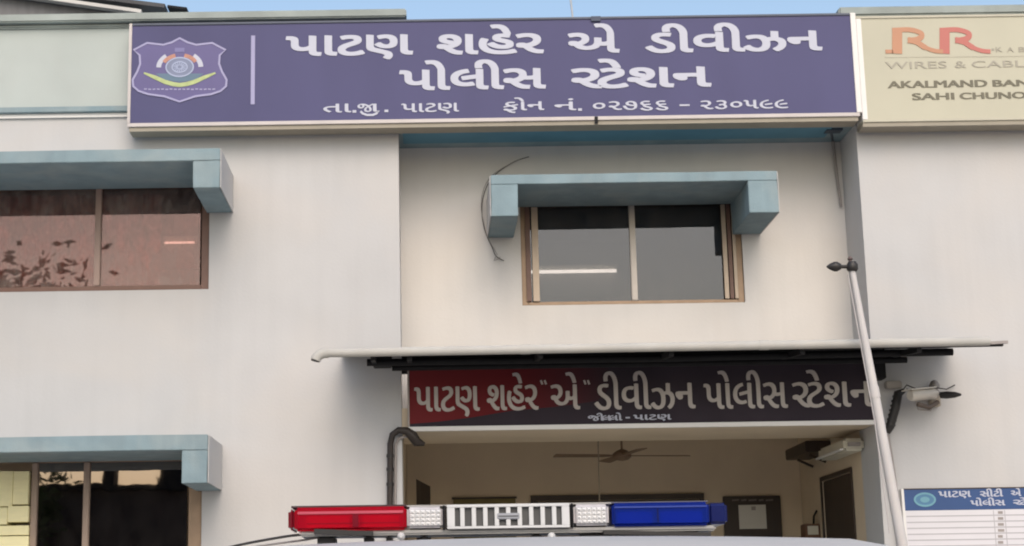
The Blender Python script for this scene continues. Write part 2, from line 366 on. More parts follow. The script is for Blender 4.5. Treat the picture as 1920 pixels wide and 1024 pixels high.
# back door frame (thin dark lintel band) and doorway frames
fr = MB(); a, b, c, d = hD
fr.box(a - .06, b + .06, YP - .05, YP - .002, d, d + .075); fr.box(a - .06, a, YP - .05, YP - .002, c, d - .001); fr.box(b, b + .06, YP - .05, YP - .002, c, d - .001)
fr.build('door_frame', DARKWOOD, stn)
BDOOR = mat('brown_door', (.20, .15, .11), .5, var=.15, scale=5, stretch=(1, 1, .1))
for x0, x1 in ((a + .01, (a + b) / 2 - .01), ((a + b) / 2 + .01, b - .01)): MB().box(x0, x1, YP + .1, YP + .14, c, d - .01).build('door', BDOOR, stn, bevel=.005)
fr = MB()
fr.box(xR - .02, xR + .06, dR[0] - .05, dR[0] - .001, PL, dR[3] + .05); fr.box(xR - .02, xR + .06, dR[1] + .001, dR[1] + .05, PL, dR[3] + .05)
fr.box(xR - .02, xR + .06, dR[0], dR[1], dR[3] + .001, dR[3] + .05)
fr.build('door_frame', DARKWOOD, stn)
MB().box(xR + .012, xR + .05, dR[0] + .01, dR[1] - .01, PL, dR[3] - .01).build('door', DARKWOOD, stn, bevel=.005)
# open dark door leaf against the left jamb
q0 = P(781, 960, 1.9); q1 = P(803, 960, 2.5); zt = Z(790, 900, 2.1)
dl = MB(); dl.add([(q0.x, q0.y, PL), (q1.x, q1.y, PL), (q1.x + .03, q1.y + .02, PL), (q0.x + .0, q0.y + .05, PL), (q0.x, q0.y, zt), (q1.x, q1.y, zt - .05), (q1.x + .03, q1.y + .02, zt - .05), (q0.x, q0.y + .05, zt)],
                  [(0, 1, 5, 4), (2, 3, 7, 6), (1, 2, 6, 5), (3, 0, 4, 7), (4, 5, 6, 7), (3, 2, 1, 0)])
dl.build('door', DARKWOOD, stn)

# windows: frame > mullion, pane
def window(h, Y, stiles, fmat, gmats, fw=.05, mulmat=None, bot=.05, top=.05, gd=.03):
    a, b, c, d = h
    f = MB()
    f.box(a + .002, a + fw, Y, Y + .09, c + .002, d - .002); f.box(b - fw, b - .002, Y, Y + .09, c + .002, d - .002)
    f.box(a + fw + .001, b - fw - .001, Y, Y + .09, c + .002, c + bot); f.box(a + fw + .001, b - fw - .001, Y, Y + .09, d - top, d - .002)
    fo = f.build('window_frame', fmat, stn, bevel=.006)
    xs = [a + fw] + [s for s in stiles] + [b - fw]
    for i, s in enumerate(stiles):
        MB().box(s - .035, s + .035, Y - .012, Y + .06, c + bot + .001, d - top - .001).build('mullion', mulmat or fmat, fo, bevel=.008)
    for i, (p, q) in enumerate(zip(xs, xs[1:])):
        g = gmats[i % len(gmats)]
        if g is None: continue
        MB().box(p + .02, q - .02, Y + gd, Y + gd + .006, c + bot - .01, d - top + .01).build('pane', g, fo)
    return fo
window(hC, YR + .03, [X(1188, 480, YR)], BROWNF, [GLASSC, GLASSC], fw=.075, mulmat=GREYF, bot=.045, top=.02)
# inner sash stiles of the centre window
for x0, x1, m_ in ((986, 995, REDF), (998, 1010, TANF), (1356, 1364, TANF), (1366, 1373, REDF), (1375, 1381, TANF)):
    r_ = rect(x0, 389, x1, 566, YR); o = MB().box(r_[0], r_[1], YR + .004, YR + .029, hC[2] + .05, hC[3] - .04).build('sash_stile', m_, stn, bevel=.004)
window(hUL, .03, [X(-200, 460, 0), X(182, 460, 0)], REDF, [GLASSR, GLASSR, GLASSR], fw=.09, mulmat=mat('pink_brown_stile', (.34, .24, .205), .5, var=.05), bot=.06, top=.012)
window(hLL, .03, [X(62, 960, 0), X(160, 960, 0)], BROWNF, [None, GLASSD, GLASSD], fw=.15, mulmat=mat('warm_grey_stile', (.36, .27, .22), .5, var=.05), bot=.06, top=.05)

# sunshades: slab with a fin at each visible end, hollow underneath
def sunshade(xo0, xo1, ztop, zslab, zfin, Yw, proj, fin0, fin1):
    m = MB(); yf = Yw - proj
    m.box(xo0, xo1, yf, Yw - .001, zslab, ztop)
    if fin0: m.box(xo0, xo0 + fin0, yf, Yw - .001, zfin, zslab - .0015)
    if fin1: m.box(xo1 - fin1, xo1, yf, Yw - .001, zfin, zslab - .0015)
    o = m.build('sunshade', TEAL, stn, bevel=.006)
    bm = bmesh.new(); bm.from_mesh(o.data)                     # hand plastered edges: nothing quite straight
    bmesh.ops.subdivide_edges(bm, edges=[e for e in bm.edges if e.calc_length() > .25], cuts=9, use_grid_fill=True)
    for v in bm.verts: v.co += noise.noise_vector(v.co * 3.1) * .005 + noise.noise_vector(v.co * 11) * .002
    bm.to_mesh(o.data); bm.free()
    for x in ([xo0 - .0125] if fin0 else []) + ([xo1 + .0045] if fin1 else []):
        MB().box(x, x + .008, yf + .01, Yw - .002, zfin + .004, ztop - .006).build('fin_side', WALL, o)
    return o
p1 = 1.15; Yf = -p1
sunshade(-9.3, X(412, 320, Yf), Z(205, 281, Yf), Z(205, 304, Yf), Z(385, 352, Yf), 0, p1, .28, X(412, 320, Yf) - X(362, 320, Yf))
sunshade(-9.3, X(389, 860, Yf), Z(195, 817, Yf), Z(195, 846, Yf), Z(362, 906, Yf), 0, p1, .28, X(389, 860, Yf) - X(341, 860, Yf))
Yf = YR - 1.1
sunshade(X(921, 370, Yf), X(1459, 370, Yf), Z(1190, 324, Yf), Z(1190, 342, Yf), Z(1190, 402, Yf), YR, 1.1, X(971, 370, Yf) - X(921, 370, Yf), X(1459, 370, Yf) - X(1404, 370, Yf))

# rooftop shed at top left: dark gable wall with a light and a dark verge strip
def pz(px, py, Y): q = P(px, py, Y); return (q.x, q.z)
Ys = 1.6
sh = thing('rooftop_shed', P(40, 24, Ys), 'dark grey metal roofed shed on the roof behind the parapet', 'shed')
zb = zTopL - .4
MB().prism([(X(-260, 0, Ys), zb), (X(262, 24, Ys), zb), pz(262, 24, Ys), pz(-260, -46, Ys)], Ys, Ys + .06).build('wall', mat('shed_cladding', (.16, .16, .17), .6, var=.1, scale=2, stretch=(6, 1, 1)), sh)
MB().obox(P(266, 24, Ys - .1), P(-260, -50, Ys - .1), .12, .045).build('verge_strip', mat('shed_white_verge', (.50, .49, .48), .5, var=.08), sh)
MB().obox(P(312, 18.5, Ys - .02), P(-260, -54, Ys - .02), .3, .05).build('roof', mat('shed_roof', (.045, .047, .055), .6, var=.2), sh)
MB().obox(P(352, 21, Ys - .02), P(316, 16.5, Ys - .02), .2, .03).build('roof_end', DARKMET, sh)
# thin aerial rod above the sign
ar = thing('aerial_rod', P(1078, 40, .6), 'thin pale aerial rod rising behind the blue signboard', 'aerial')
MB().tube([(X(1080, 40, .6), .6, zTopL - .4), P(1070, 0, .6), P(1058, -60, .6)], .012, 8).build('rod', mat('aerial_grey', (.45, .47, .5), .5), ar)
MB().box(X(1080, 40, .6) - .06, X(1080, 40, .6) + .06, .54, .66, zTopL - .4, zTopL - .36).build('foot_plate', DARKMET, ar)

# ------------------------------------------------------------------ big blue signboard
YS1 = -.30
bx = rect(241, 34, 1607, 228, YS1)
sg = thing('police_signboard', (bx[0], YS1, bx[2]), 'long blue violet signboard with white lettering and a police crest above the entrance', 'signboard')
MB().box(bx[0] + .03, bx[1] - .03, YS1 + .012, YS1 + .26, bx[2] + .03, bx[3] - .03).build('panel', SIGNB, sg)
f = MB()
f.box(bx[0], bx[1], YS1, YS1 + .265, bx[2], bx[2] + .045)
f.build('bottom_rail', FRAMEM, sg, bevel=.004)
MB().box(bx[0] - .004, bx[0] + .03, YS1, YS1 + .265, bx[2] + .0455, bx[3]).build('side_rail', FRAMEM, sg, bevel=.004)
MB().box(bx[1] - .035, bx[1] + .025, YS1 - .002, YS1 + .265, bx[2] + .0455, bx[3]).build('side_rail', TRIM, sg, bevel=.004)
MB().box(bx[0] + .031, bx[1] - .036, YS1, YS1 + .265, bx[3] - .028, bx[3]).build('top_rail', mat('dark_rail', (.07, .085, .13), .5, var=.1), sg, bevel=.004)
MB().box(bx[0] + .02, bx[1] - .02, YS1 + .02, YS1 + .26, bx[2] - .05, bx[2] - .001).build('tray', UNDERS, sg)
YT = YS1 + .012
for tx, x0, x1, y0, y1 in (('પાટણ', 537, 773, 67.5, 103), ('શહેર', 820, 1018, 65, 100.5), ('એ', 1066, 1160, 63, 98.5), ('ડીવીઝન', 1210, 1540, 61, 96), ('પોલીસ', 750, 1022, 131, 167), (['ર', 'ટેશન'], 1072, 1332, 128, 163.5)):
    word(sg, LETW, tx, x0, x1, y0, y1, YT, grow=G2, overlap=.05)
for tx, x0, x1, y0, y1 in (('તા', 607, 658, 195, 211), ('પાટણ', 753, 860, 194, 210), ('ફોન', 944, 1020, 191, 207), ('નં', 1040, 1080, 191, 207), ('૦૨૭૬૬', 1112, 1252, 190, 206), ('૨૩૦૫૯૯', 1314, 1477, 188, 204)):
    word(sg, LETW, tx, x0, x1, y0, y1, YT, bold=0, grow=G1)
for x0, y0 in ((661, 207), (721, 206), (1084, 203.5)):
    r_ = rect(x0, y0, x0 + 7, y0 + 4.5, YT); MB().box(r_[0], r_[1], YT - .006, YT, r_[2], r_[3]).build('full_stop', LETW, sg)
r_ = rect(1274, 196, 1293, 199, YT); MB().box(r_[0], r_[1], YT - .006, YT, r_[2], r_[3]).build('dash', LETW, sg)
t = MB()
write(t, 'જ', 671, 700, 195, 210, YT, bold=0, grow=G1); write(t, 'ા', 700, 711, 195, 210, YT, bold=0, grow=G1)
t.ribbon([pz(708, 209, YT), pz(706, 213, YT), pz(699, 216, YT), pz(688, 216, YT), pz(680, 213, YT), pz(676, 209, YT)], .026, YT, .0068)
t.build('lettering', LETW, sg)
# divider bar
dv = rect(470.5, 67, 478, 196, YT); MB().box(dv[0], dv[1], YT - .006, YT - .0005, dv[2], dv[3]).build('divider_bar', LETV, sg)
# crest: shield outline, wheel, wreath, ribbon and motto line
def poly_px(pts, Y): return [pz(x, y, Y) for x, y in pts]
half = [(337, 72), (352, 80), (368, 84.5), (398, 81), (423, 94), (412, 104), (411, 120), (416, 134), (425, 150), (424, 162), (414, 171), (396, 177), (366, 181), (337, 191)]
full = half + [(674 - x, y) for x, y in half[::-1][1:-1]]
MB().prism(poly_px(full, YT), YT - .004, YT - .0006).build('crest_shield', mat('crest_violet', (.088, .075, .22), .45, var=.06), sg)
MB().ribbon(poly_px(full, YT), .024, YT - .0042, .004, closed=True).build('crest_outline', LETV, sg)
c0 = P(337, 126, YT - .0042); rx, rz = X(363, 126, YT) - X(337, 126, YT), Z(337, 108, YT) - Z(337, 126, YT)
def ell(k, n=36, a0=0, a1=360): return [(c0.x + rx * k * math.cos(R(a0 + (a1 - a0) * i / (n - 1 if a1 - a0 < 360 else n))), c0.z + rz * k * math.sin(R(a0 + (a1 - a0) * i / (n - 1 if a1 - a0 < 360 else n)))) for i in range(n)]
MB().prism(ell(.92), c0.y - .003, c0.y - .0003).build('crest_disc', mat('crest_grey_blue', (.16, .19, .30), .45, var=.1), sg)
wh = MB().ribbon(ell(.98), .016, c0.y - .003, .003, closed=True); wh.ribbon(ell(.55, 24), .012, c0.y - .003, .003, closed=True)
for k in range(16):
    a = R(22.5 * k); wh.ribbon([(c0.x + rx * .15 * math.cos(a), c0.z + rz * .15 * math.sin(a)), (c0.x + rx * .5 * math.cos(a), c0.z + rz * .5 * math.sin(a))], .008, c0.y - .003, .003)
wh.build('crest_wheel', mat('crest_pale_blue', (.33, .38, .55), .45), sg)
SAFF = mat('crest_saffron', (.42, .20, .15), .5, var=.15, scale=20)
for a0 in (25, 105): MB().ribbon(ell(1.25, 10, a0, a0 + 50), .045, c0.y, .003).build('crest_wreath', SAFF, sg)
for a0 in (0, 130): MB().ribbon(ell(1.52, 10, a0, a0 + 50), .055, c0.y, .0025).build('crest_wreath', LETW, sg)
rb = [(270, 137), (290, 145), (310, 154), (325, 158), (337, 159.5), (349, 158), (364, 154), (384, 145), (404, 137)]
MB().ribbon(poly_px(rb, c0.y), [.02, .045, .05, .05, .05, .05, .05, .045, .02], c0.y, .004).build('crest_ribbon', mat('crest_lime', (.38, .45, .20), .5, var=.15, scale=14), sg)
MB().prism(poly_px([(292, 138), (382, 138), (366, 150), (337, 154), (308, 150)], c0.y), c0.y - .002, c0.y - .0002).build('crest_band', mat('crest_teal', (.09, .16, .24), .5), sg)
mt = MB()
for i in range(17):
    xx = 270 + i * 8; mt.ribbon(poly_px([(xx, 167 + (i % 3) * .4), (xx + 5.5, 167 + (i % 2) * .6)], c0.y), .014, c0.y, .002)
mt.build('crest_motto', LETV, sg)
MB().box(X(328, 94, YT), X(346, 94, YT), c0.y - .003, c0.y - .0003, Z(337, 98, YT), Z(337, 90, YT)).build('crest_capital', mat('crest_dim_violet', (.16, .15, .33), .5), sg, bevel=.001)
# rail clamps
for px in (1118,):
    MB().box(X(px - 3, 226, YS1), X(px + 3, 226, YS1), YS1 - .012, YS1 - .001, Z(px, 232, YS1), Z(px, 219, YS1)).build('clamp', DARKMET, sg)
    MB().box(X(px - 10, 34, YS1), X(px + 8, 34, YS1), YS1 - .012, YS1 - .001, Z(px, 40, YS1), Z(px, 31, YS1)).build('clamp', mat('clamp_navy', (.03, .045, .09), .5), sg)

# ------------------------------------------------------------------ cream advertising board
sx1 = bx[1]; bx = rect(1614, 25, 2330, 224, YS1); bx = (sx1 - .005, bx[1], bx[2], bx[3])
ad = thing('advertising_board', (bx[0], YS1, bx[2]), 'cream advertising board for wires and cables beside the blue signboard', 'signboard')
MB().box(bx[0] + .055, bx[1] - .03, YS1 + .012, YS1 + .26, bx[2] + .03, bx[3] - .03).build('panel', SIGNC, ad)
CRAIL = mat('cream_rail', (.46, .44, .36), .5, var=.03)
for z0, z1 in ((bx[2], bx[2] + .03), (bx[3] - .03, bx[3])): MB().box(bx[0] + .032, bx[1], YS1, YS1 + .265, z0, z1).build('rail', CRAIL, ad, bevel=.004)
MB().box(bx[0] + .032, bx[0] + .09, YS1 - .001, YS1 + .265, bx[2] + .0305, bx[3] - .0305).build('side_rail', TRIM, ad, bevel=.004)
MB().box(bx[0] + .032, bx[1] - .02, YS1 + .015, YS1 + .26, bx[2] - .05, bx[2] - .001).build('tray', UNDERS, ad)
def stroke(pts, wd): return poly_px(pts, YT), wd
def smooth_pts(pts, n=5):
    out = []
    for i in range(len(pts) - 1):
        p0, p1, p2, p3 = pts[max(i - 1, 0)], pts[i], pts[i + 1], pts[min(i + 2, len(pts) - 1)]
        for k in range(n):
            u = k / n; out.append(tuple(.5 * (2 * b + (c - a) * u + (2 * a - 5 * b + 4 * c - d) * u * u + (3 * b - a - 3 * c + d) * u ** 3) for a, b, c, d in zip(p0, p1, p2, p3)))
    return out + [pts[-1]]
def letter_r(ox, mat_, foot):
    m = MB()
    if foot: m.ribbon(poly_px([(1660, 97), (1674, 97)], YT), .045, YT, .006)
    m.ribbon(poly_px([(ox, 101), (ox, 53)], YT), .115, YT, .006)
    m.ribbon(poly_px(smooth_pts([(ox - 6, 57), (ox + 22, 56), (ox + 42, 61), (ox + 46, 68), (ox + 38, 74), (ox + 20, 76.5)]), YT), [.058] * 11 + [.062] * 5 + [.066] * 10, YT, .0063)
    m.ribbon(poly_px(smooth_pts([(ox + 20, 75), (ox + 36, 79), (ox + 52, 89), (ox + 70, 95.5), (ox + 86, 97)]), YT), [.07] * 5 + [.065] * 6 + [.05] * 10, YT, .0066)
    return m.build('logo_letter', mat_, ad)
letter_r(1682, mat('logo_tan', (.45, .22, .13), .5, var=.04), True)
letter_r(1771, mat('logo_red', (.44, .135, .115), .5, var=.06, scale=1), False)
for ch, x0 in zip('KABEL', (1867, 1888, 1910, 1932, 1953)): word(ad, INKG, ch, x0, x0 + 12, 88, 97.5, YT, bold=0, H=.73)
MB().ribbon(poly_px([(1859, 93), (1864, 93)], YT), .024, YT, .005).build('bullet_dot', INKG, ad)
MB().ribbon(poly_px([(1659, 107.5), (2150, 103.5)], YT), .012, YT, .003).build('rule', mat('rule_grey', (.42, .40, .32), .5), ad)
for tx, x0, x1, y0, y1 in (('WIRES', 1660, 1775, 115, 128.5), ('&', 1790, 1811, 114, 127.5), ('CABLES', 1822, 1960, 113, 126)):
    word(ad, INKG, tx, x0, x1, y0, y1, YT, bold=0, H=.73)
G3 = ((1.2, 0), (-1.2, 0))
for tx, x0, x1, y0, y1 in (('AKALMAND', 1665, 1850, 150.5, 164), ('BANO', 1862, 1960, 149, 161.5), ('SAHI', 1711, 1788, 174, 187), ('CHUNO.', 1800, 1930, 172.5, 185)):
    word(ad, INKD, tx, x0, x1, y0, y1, YT, bold=0, H=.73, grow=G3)

# ------------------------------------------------------------------ canopy over the entrance
YC = -1.3
aw = thing('entrance_canopy', P(1240, 690, 0), 'grey sheet metal canopy with a white gutter pipe above the entrance banner', 'canopy')
gl = P(612, 662, YC); gr = P(1855, 640, YC); zg = (gl.z + gr.z) / 2; tz = (gl.z - gr.z) / 2
zw = Z(1240, 688, -.01)
m = MB(); n = 60
xa, xb = gl.x + .1, gr.x - .02
for i in range(n):                                             # corrugated sheet
    x0 = xa + (xb - xa) * i / n; x1 = xa + (xb - xa) * (i + 1) / n; xm = (x0 + x1) / 2
    for p, q, h0, h1 in ((x0, xm, 0, .025), (xm, x1, .025, 0)):
        m.add([(p, YC, zg + h0 - .02), (q, YC, zg + h1 - .02), (q, -.004, zw + .2 + h1), (p, -.004, zw + .2 + h0)], [(0, 1, 2, 3)])
        m.add([(p, YC, zg + h0 - .024), (q, YC, zg + h1 - .024), (q, -.004, zw + .196 + h1), (p, -.004, zw + .196 + h0)], [(3, 2, 1, 0)])
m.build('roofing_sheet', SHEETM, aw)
rr = .047
gut = MB().tube([gl, gr], rr, 16)
gut.build('gutter_pipe', PVC, aw, smooth=True)
for k in (.3, .66): MB().tube([gl.lerp(gr, k) + Vector((-.05, 0, 0)), gl.lerp(gr, k) + Vector((.05, 0, 0))], rr * 1.09, 16).build('pipe_joint', PVC, aw, smooth=True)
el = [gl + Vector((.02, 0, 0)), gl + Vector((-.03, 0, -.003)), gl + Vector((-.075, 0, -.02)), gl + Vector((-.105, 0, -.05)), gl + Vector((-.115, 0, -.075))]
eo = MB().tube(el, [rr * 1.15] * 5, 16).build('pipe_elbow', PVC, aw, smooth=True)
MB().tube([el[-1] + Vector((0, 0, .0)), el[-1] + Vector((-.003, 0, -.012))], rr * 1.0, 16).build('pipe_mouth', BLACK, eo)
MB().obox(gr + Vector((-.02, 0, -.02)), gr + Vector((.19, 0, -.012)), .04, .03).build('edge_angle', GREYP, aw)
MB().obox(P(1500, 655, YC + .05), P(1880, 647, YC + .05), .05, .025).build('edge_angle', DARKMET, aw)
# purlins and brackets under the sheet
MB().tube([P(688, 680, -.62), P(1240, 672, -.62), P(1786, 660, -.62)], .04, 12).build('purlin', DARKMET, aw, smooth=True)
MB().tube([P(735, 690, -.25), P(1700, 675, -.25)], .035, 12).build('purlin', DARKMET, aw, smooth=True)
for px in (706, 770, 1000, 1230, 1460, 1665):
    a_ = P(px, 690, -.02); MB().obox((a_.x, -.01, zw + .08), (a_.x, YC + .05, zg - .06), .05, .06).build('bracket', DARKMET, aw)
r_ = rect(700, 668, 735, 690, -.4); MB().box(r_[0], r_[1], -.65, -.35, r_[2], r_[3]).build('bracket', DARKMET, aw, bevel=.01)
r_ = rect(1632, 655, 1656, 712, -.1); MB().box(r_[0], r_[1], -.2, -.002, r_[2], r_[3]).build('bracket', DARKMET, aw, bevel=.01)
# dark closing board between banner and sheet
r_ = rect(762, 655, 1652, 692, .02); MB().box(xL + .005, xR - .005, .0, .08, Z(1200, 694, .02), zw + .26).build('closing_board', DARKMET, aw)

# ------------------------------------------------------------------ banner over the door
YBn = -.06
bx = rect(764, 688, 1640, 799, YBn)
bn = thing('entrance_banner', (bx[0], YBn, bx[2]), 'dark banner with a red left side and white lettering above the doorway', 'banner')
MB().box(bx[0] + .02, bx[1] - .02, YBn + .01, YBn + .05, bx[2] + .03, bx[3]).build('panel', mat('banner_dark_print', (.040, .032, .042), .7, var=.15, scale=1.5, spec=.1), bn)
MB().box(bx[0], bx[1], YBn - .005, YBn + .055, bx[2] - .02, bx[2] + .03).build('bottom_rail', TRIM, bn, bevel=.004)
MB().box(bx[0], bx[0] + .02, YBn - .002, YBn + .055, bx[2] + .031, bx[3]).build('side_rail', mat('banner_rail', (.35, .30, .28), .5), bn)
MB().box(bx[0], bx[1], YBn - .002, YBn + .055, bx[3] + .001, bx[3] + .02).build('top_rail', GREYP, bn)
YB2 = YBn + .01
# red printed sweep with its own fade to dark
rm = bpy.data.materials.new('banner_red_print'); rm.use_nodes = True; n_ = rm.node_tree; b_ = n_.nodes['Principled BSDF']; b_.inputs['Roughness'].default_value = .7; b_.inputs['Specular IOR Level'].default_value = .1
tc = n_.nodes.new('ShaderNodeTexCoord'); sp = n_.nodes.new('ShaderNodeSeparateXYZ'); n_.links.new(tc.outputs['Object'], sp.inputs[0])
mr = n_.nodes.new('ShaderNodeMapRange'); mr.inputs[1].default_value = X(770, 750, YB2) - 0; mr.inputs[2].default_value = X(1150, 750, YB2); n_.links.new(sp.outputs['X'], mr.inputs[0])
cr = n_.nodes.new('ShaderNodeValToRGB'); cr.color_ramp.elements[0].color = (.17, .026, .030, 1); cr.color_ramp.elements[1].color = (.036, .026, .034, 1)
e_ = cr.color_ramp.elements.new(.5); e_.color = (.13, .016, .020, 1)
n_.links.new(mr.outputs[0], cr.inputs[0]); n_.links.new(cr.outputs[0], b_.inputs['Base Color'])
ps = [(768, 693), (1140, 690), (1150, 722), (1120, 752), (1040, 763), (960, 770), (890, 782), (820, 791), (768, 795)]
MB().prism(poly_px(ps, YB2), YB2 - .003, YB2 - .0005).build('red_sweep', rm, bn)
LB = mat('banner_letter_cream', (.46, .42, .40), .5, var=.05)
YB3 = YB2 - .0032
GB = ((1.3, .3), (-1.3, -.3))
for tx, x0, x1, y0, y1 in (('પાટણ', 778, 898, 725, 771), ('શહેર', 914, 1008, 722, 769), ('એ', 1034, 1086, 721, 768), ('ડીવીઝન', 1115, 1302, 719, 767), ('પોલીસ', 1321, 1475, 718, 766), (['ર', 'ટેશન'], 1487, 1634, 716, 763)):
    word(bn, LB, tx, x0, x1, y0, y1, YB3, bold=0, grow=GB, overlap=.05)
for px in (1014, 1021, 1095, 1102): MB().ribbon(poly_px([(px, 713), (px + 3, 721)], YB3), .022, YB3, .005).build('quote_mark', LB, bn)
word(bn, LETW, ['જી', 'લ', 'લો'], 1103, 1166, 779, 788.5, YB3, bold=0, grow=G1, overlap=.11); word(bn, LETW, 'પાટણ', 1188, 1258, 777.5, 787, YB3, bold=0, grow=G1)
r_ = rect(1173, 782, 1181, 784.5, YB3); MB().box(r_[0], r_[1], YB3 - .005, YB3, r_[2], r_[3]).build('dash', LETW, bn)

# ------------------------------------------------------------------ flagpole in front of the canopy
YF = -1.55
pt = [P(1598, 508, YF), P(1692, 1024, YF)]; dirv = (pt[1] - pt[0]); base = pt[0] + dirv * (pt[0].z / -dirv.z)
fp = thing('flagpole', base, 'slender leaning white flagpole with a dark pulley head in front of the entrance', 'flagpole')
mid = pt[0] + dirv * .45
MB().tube([base, pt[1], mid, pt[0]], [.060, .055, .047, .030], 16).build('pole', POLE, fp, smooth=True)
MB().tube([mid + dirv * .02, mid - dirv * .02], .053, 16).build('collar', POLE, fp, smooth=True)
hd = P(1598, 500, YF)
h = MB().lathe(hd + Vector((0, 0, -.05)), [(.045, 0), (.06, .02), (.06, .07), (.04, .1)], 16).build('pulley_head', BLACK, fp, smooth=True)
MB().tube([hd + Vector((-.02, 0, .0)), P(1570, 500, YF)], .02, 8).build('pulley_arm', BLACK, fp)
c_ = P(1566, 500, YF); MB().lathe(c_ + Vector((-.09, 0, 0)), [(.008, 0), (.03, .03), (.052, .08), (.052, .11), (.03, .15)], 14, 'X').build('pulley_knob', BLACK, fp, smooth=True)
k_ = P(1594, 486, YF); MB().tube([hd + Vector((-.02, 0, .03)), k_], .018, 8).lathe(k_, [(.012, -.02), (.03, 0), (.012, .03)], 12).build('finial', mat('finial_brown', (.10, .07, .065), .5), fp)
MB().box(base.x - .2, base.x + .2, YF - .2, YF + .2, 0, .3).build('base_block', COPE, fp, bevel=.02)
# halyard
MB().tube([P(1590, 515, YF - .02), P(1640, 790, YF - .04), P(1668, 1000, YF - .08)], .006, 6).build('halyard', mat('halyard_grey', (.45, .42, .42), .7), fp)

# ------------------------------------------------------------------ pipes, cables, cameras
dp = tag(MB().tube([(X(730, 1000, -.06), -.06, .1)] + [P(731, 960, -.06), P(732, 832, -.06), P(736, 815, -.07), P(747, 807, -.08), P(762, 808, -.08), P(774, 818, -.06), P(782, 829, -.04), P(796, 833, -.02)],
              [.034, .034, .034, .036, .038, .045, .06, .055, .02], 12).build('drain_pipe', mat('bituminous_black', (.028, .02, .017), .55, var=.3, scale=10), None, smooth=True), 'black drain pipe bending over at the left edge of the doorway', 'pipe')
for py in (855, 880, 908):
    q = P(731.5, py, -.06); MB().tube([q + Vector((0, 0, -.018)), q + Vector((0, 0, .018))], .042, 12).build('pipe_collar', BLACK, dp)
MB().tube([P(741, 950, -.03), P(742, 835, -.03), P(748, 822, -.03), P(765, 818, -.03)], .016, 8).build('cable', GREYP, dp)
cp = tag(MB().tube([P(1694, 733, -.12), P(1684, 738, -.14), P(1679, 765, -.14), P(1669, 800, -.12), P(1664, 812, -.1)], [.03, .05, .05, .048, .03], 12).build('conduit', BLACK, None, smooth=True), 'short thick black flexible conduit on the right jamb beside the flagpole', 'conduit')
for k in range(7):
    u = k / 7; q = P(1682 - u * 14, 745 + u * 60, -.135 + u * .02); MB().tube([q + Vector((.002, 0, .008)), q - Vector((.002, 0, .008))], .054, 12).build('rib', BLACK, cp)
gp = tag(MB().tube([P(1663, 815, -.06), (X(1676, 900, -.06), -.06, Z(1676, 900, -.06)), P(1690, 1024, -.06), P(1700, 1130, -.06)], .03, 10).build('grey_pipe', GREYP, None, smooth=True), 'grey pipe running down the wall right behind the flagpole', 'pipe')
sk = [(992, 294), (965, 303), (935, 322), (915, 345), (905, 375), (904, 405), (910, 435), (922, 462), (930, 480), (945, 489)]
sk2 = [(975, 299), (948, 312), (922, 330), (908, 352), (902, 385), (907, 418), (915, 446), (928, 470), (933, 478)]
ca = tag(MB().tube([P(x, y, YR - .03) for x, y in smooth_pts(sk, 4)], .0055, 6).build('loose_cable', mat('cable_grey', (.10, .09, .085), .7), None), 'thin loose cable curling down the wall left of the centre window', 'cable')
MB().tube([P(x, y, YR - .045) for x, y in smooth_pts(sk2, 4)], .004, 6).build('strand', GREYP, ca)
MB().tube([P(x, y, YR - .035) for x, y in [(930, 480), (926, 489), (934, 486), (938, 482)]], .005, 6).build('frayed_end', GREYP, ca)
cn = tag(MB().tube([P(1561, 262, YR - .04), P(1568, 320, YR - .04), P(1577, 388, YR - .04)], [.022, .018, .016], 8).build('dangling_cable', GREYP, None), 'straight grey cable hanging in the corner of the recess under the signboard', 'cable')
r_ = rect(1548, 232, 1578, 246, .2); MB().box(r_[0], r_[1], .15, .3, r_[2], r_[3]).tube([P(1558, 244, .25), P(1561, 264, YR - .04)], .018, 8).build('junction_box', mat('junction_navy', (.03, .05, .08), .5), cn)

# security cameras under the canopy, right
cc = thing('security_camera', P(1715, 735, -.02), 'white bullet security camera on a tangle of brackets under the canopy', 'security camera')
a_ = P(1706, 742, -.45); b_ = P(1756, 738, -.25)
MB().tube([a_, a_.lerp(b_, .1), a_.lerp(b_, .9), b_], [.05, .065, .06, .04], 14).build('housing', CAMW, cc, smooth=True)
MB().obox(a_ + Vector((-.03, 0, .06)), b_ + Vector((-.05, 0, .065)), .15, .015).build('sun_hood', CAMW, cc)
MB().tube([P(1720, 758, -.4), P(1742, 764, -.38), P(1758, 754, -.3)], .028, 10).build('lens_barrel', mat('cam_brown', (.09, .065, .05), .5), cc, smooth=True)
MB().tube([a_.lerp(b_, .5), P(1732, 750, -.15), P(1730, 740, -.003)], .018, 8).build('mount_arm', CAMW, cc)
MB().box(X(1722, 740, 0), X(1740, 740, 0), -.03, -.002, Z(1731, 752, 0), Z(1731, 730, 0)).build('wall_plate', CAMW, cc, bevel=.006)
MB().tube([P(1700, 728, -.3), P(1712, 748, -.35), P(1730, 752, -.3), P(1745, 748, -.2), P(1752, 728, -.1)], .008, 6).build('cable', GREYP, cc)
MB().tube([P(1690, 735, -.1), P(1700, 722, -.2), P(1720, 730, -.3), P(1748, 726, -.2), P(1775, 730, -.1), P(1790, 722, -.02)], .007, 6).build('cable', BLACK, cc)
MB().tube([P(1716, 748, -.4), P(1722, 768, -.35), P(1745, 770, -.3), P(1752, 752, -.2)], .01, 6).build('cable', GREYP, cc)
MB().box(X(1738, 726, 0), X(1756, 726, 0), -.12, -.002, Z(1747, 764, 0), Z(1747, 745, 0)).build('junction_box', mat('box_beige', (.36, .31, .25), .6), cc, bevel=.008)
cb = thing('security_camera', P(1760, 735, -.02), 'small black dome arm camera pointing right under the canopy', 'security camera')
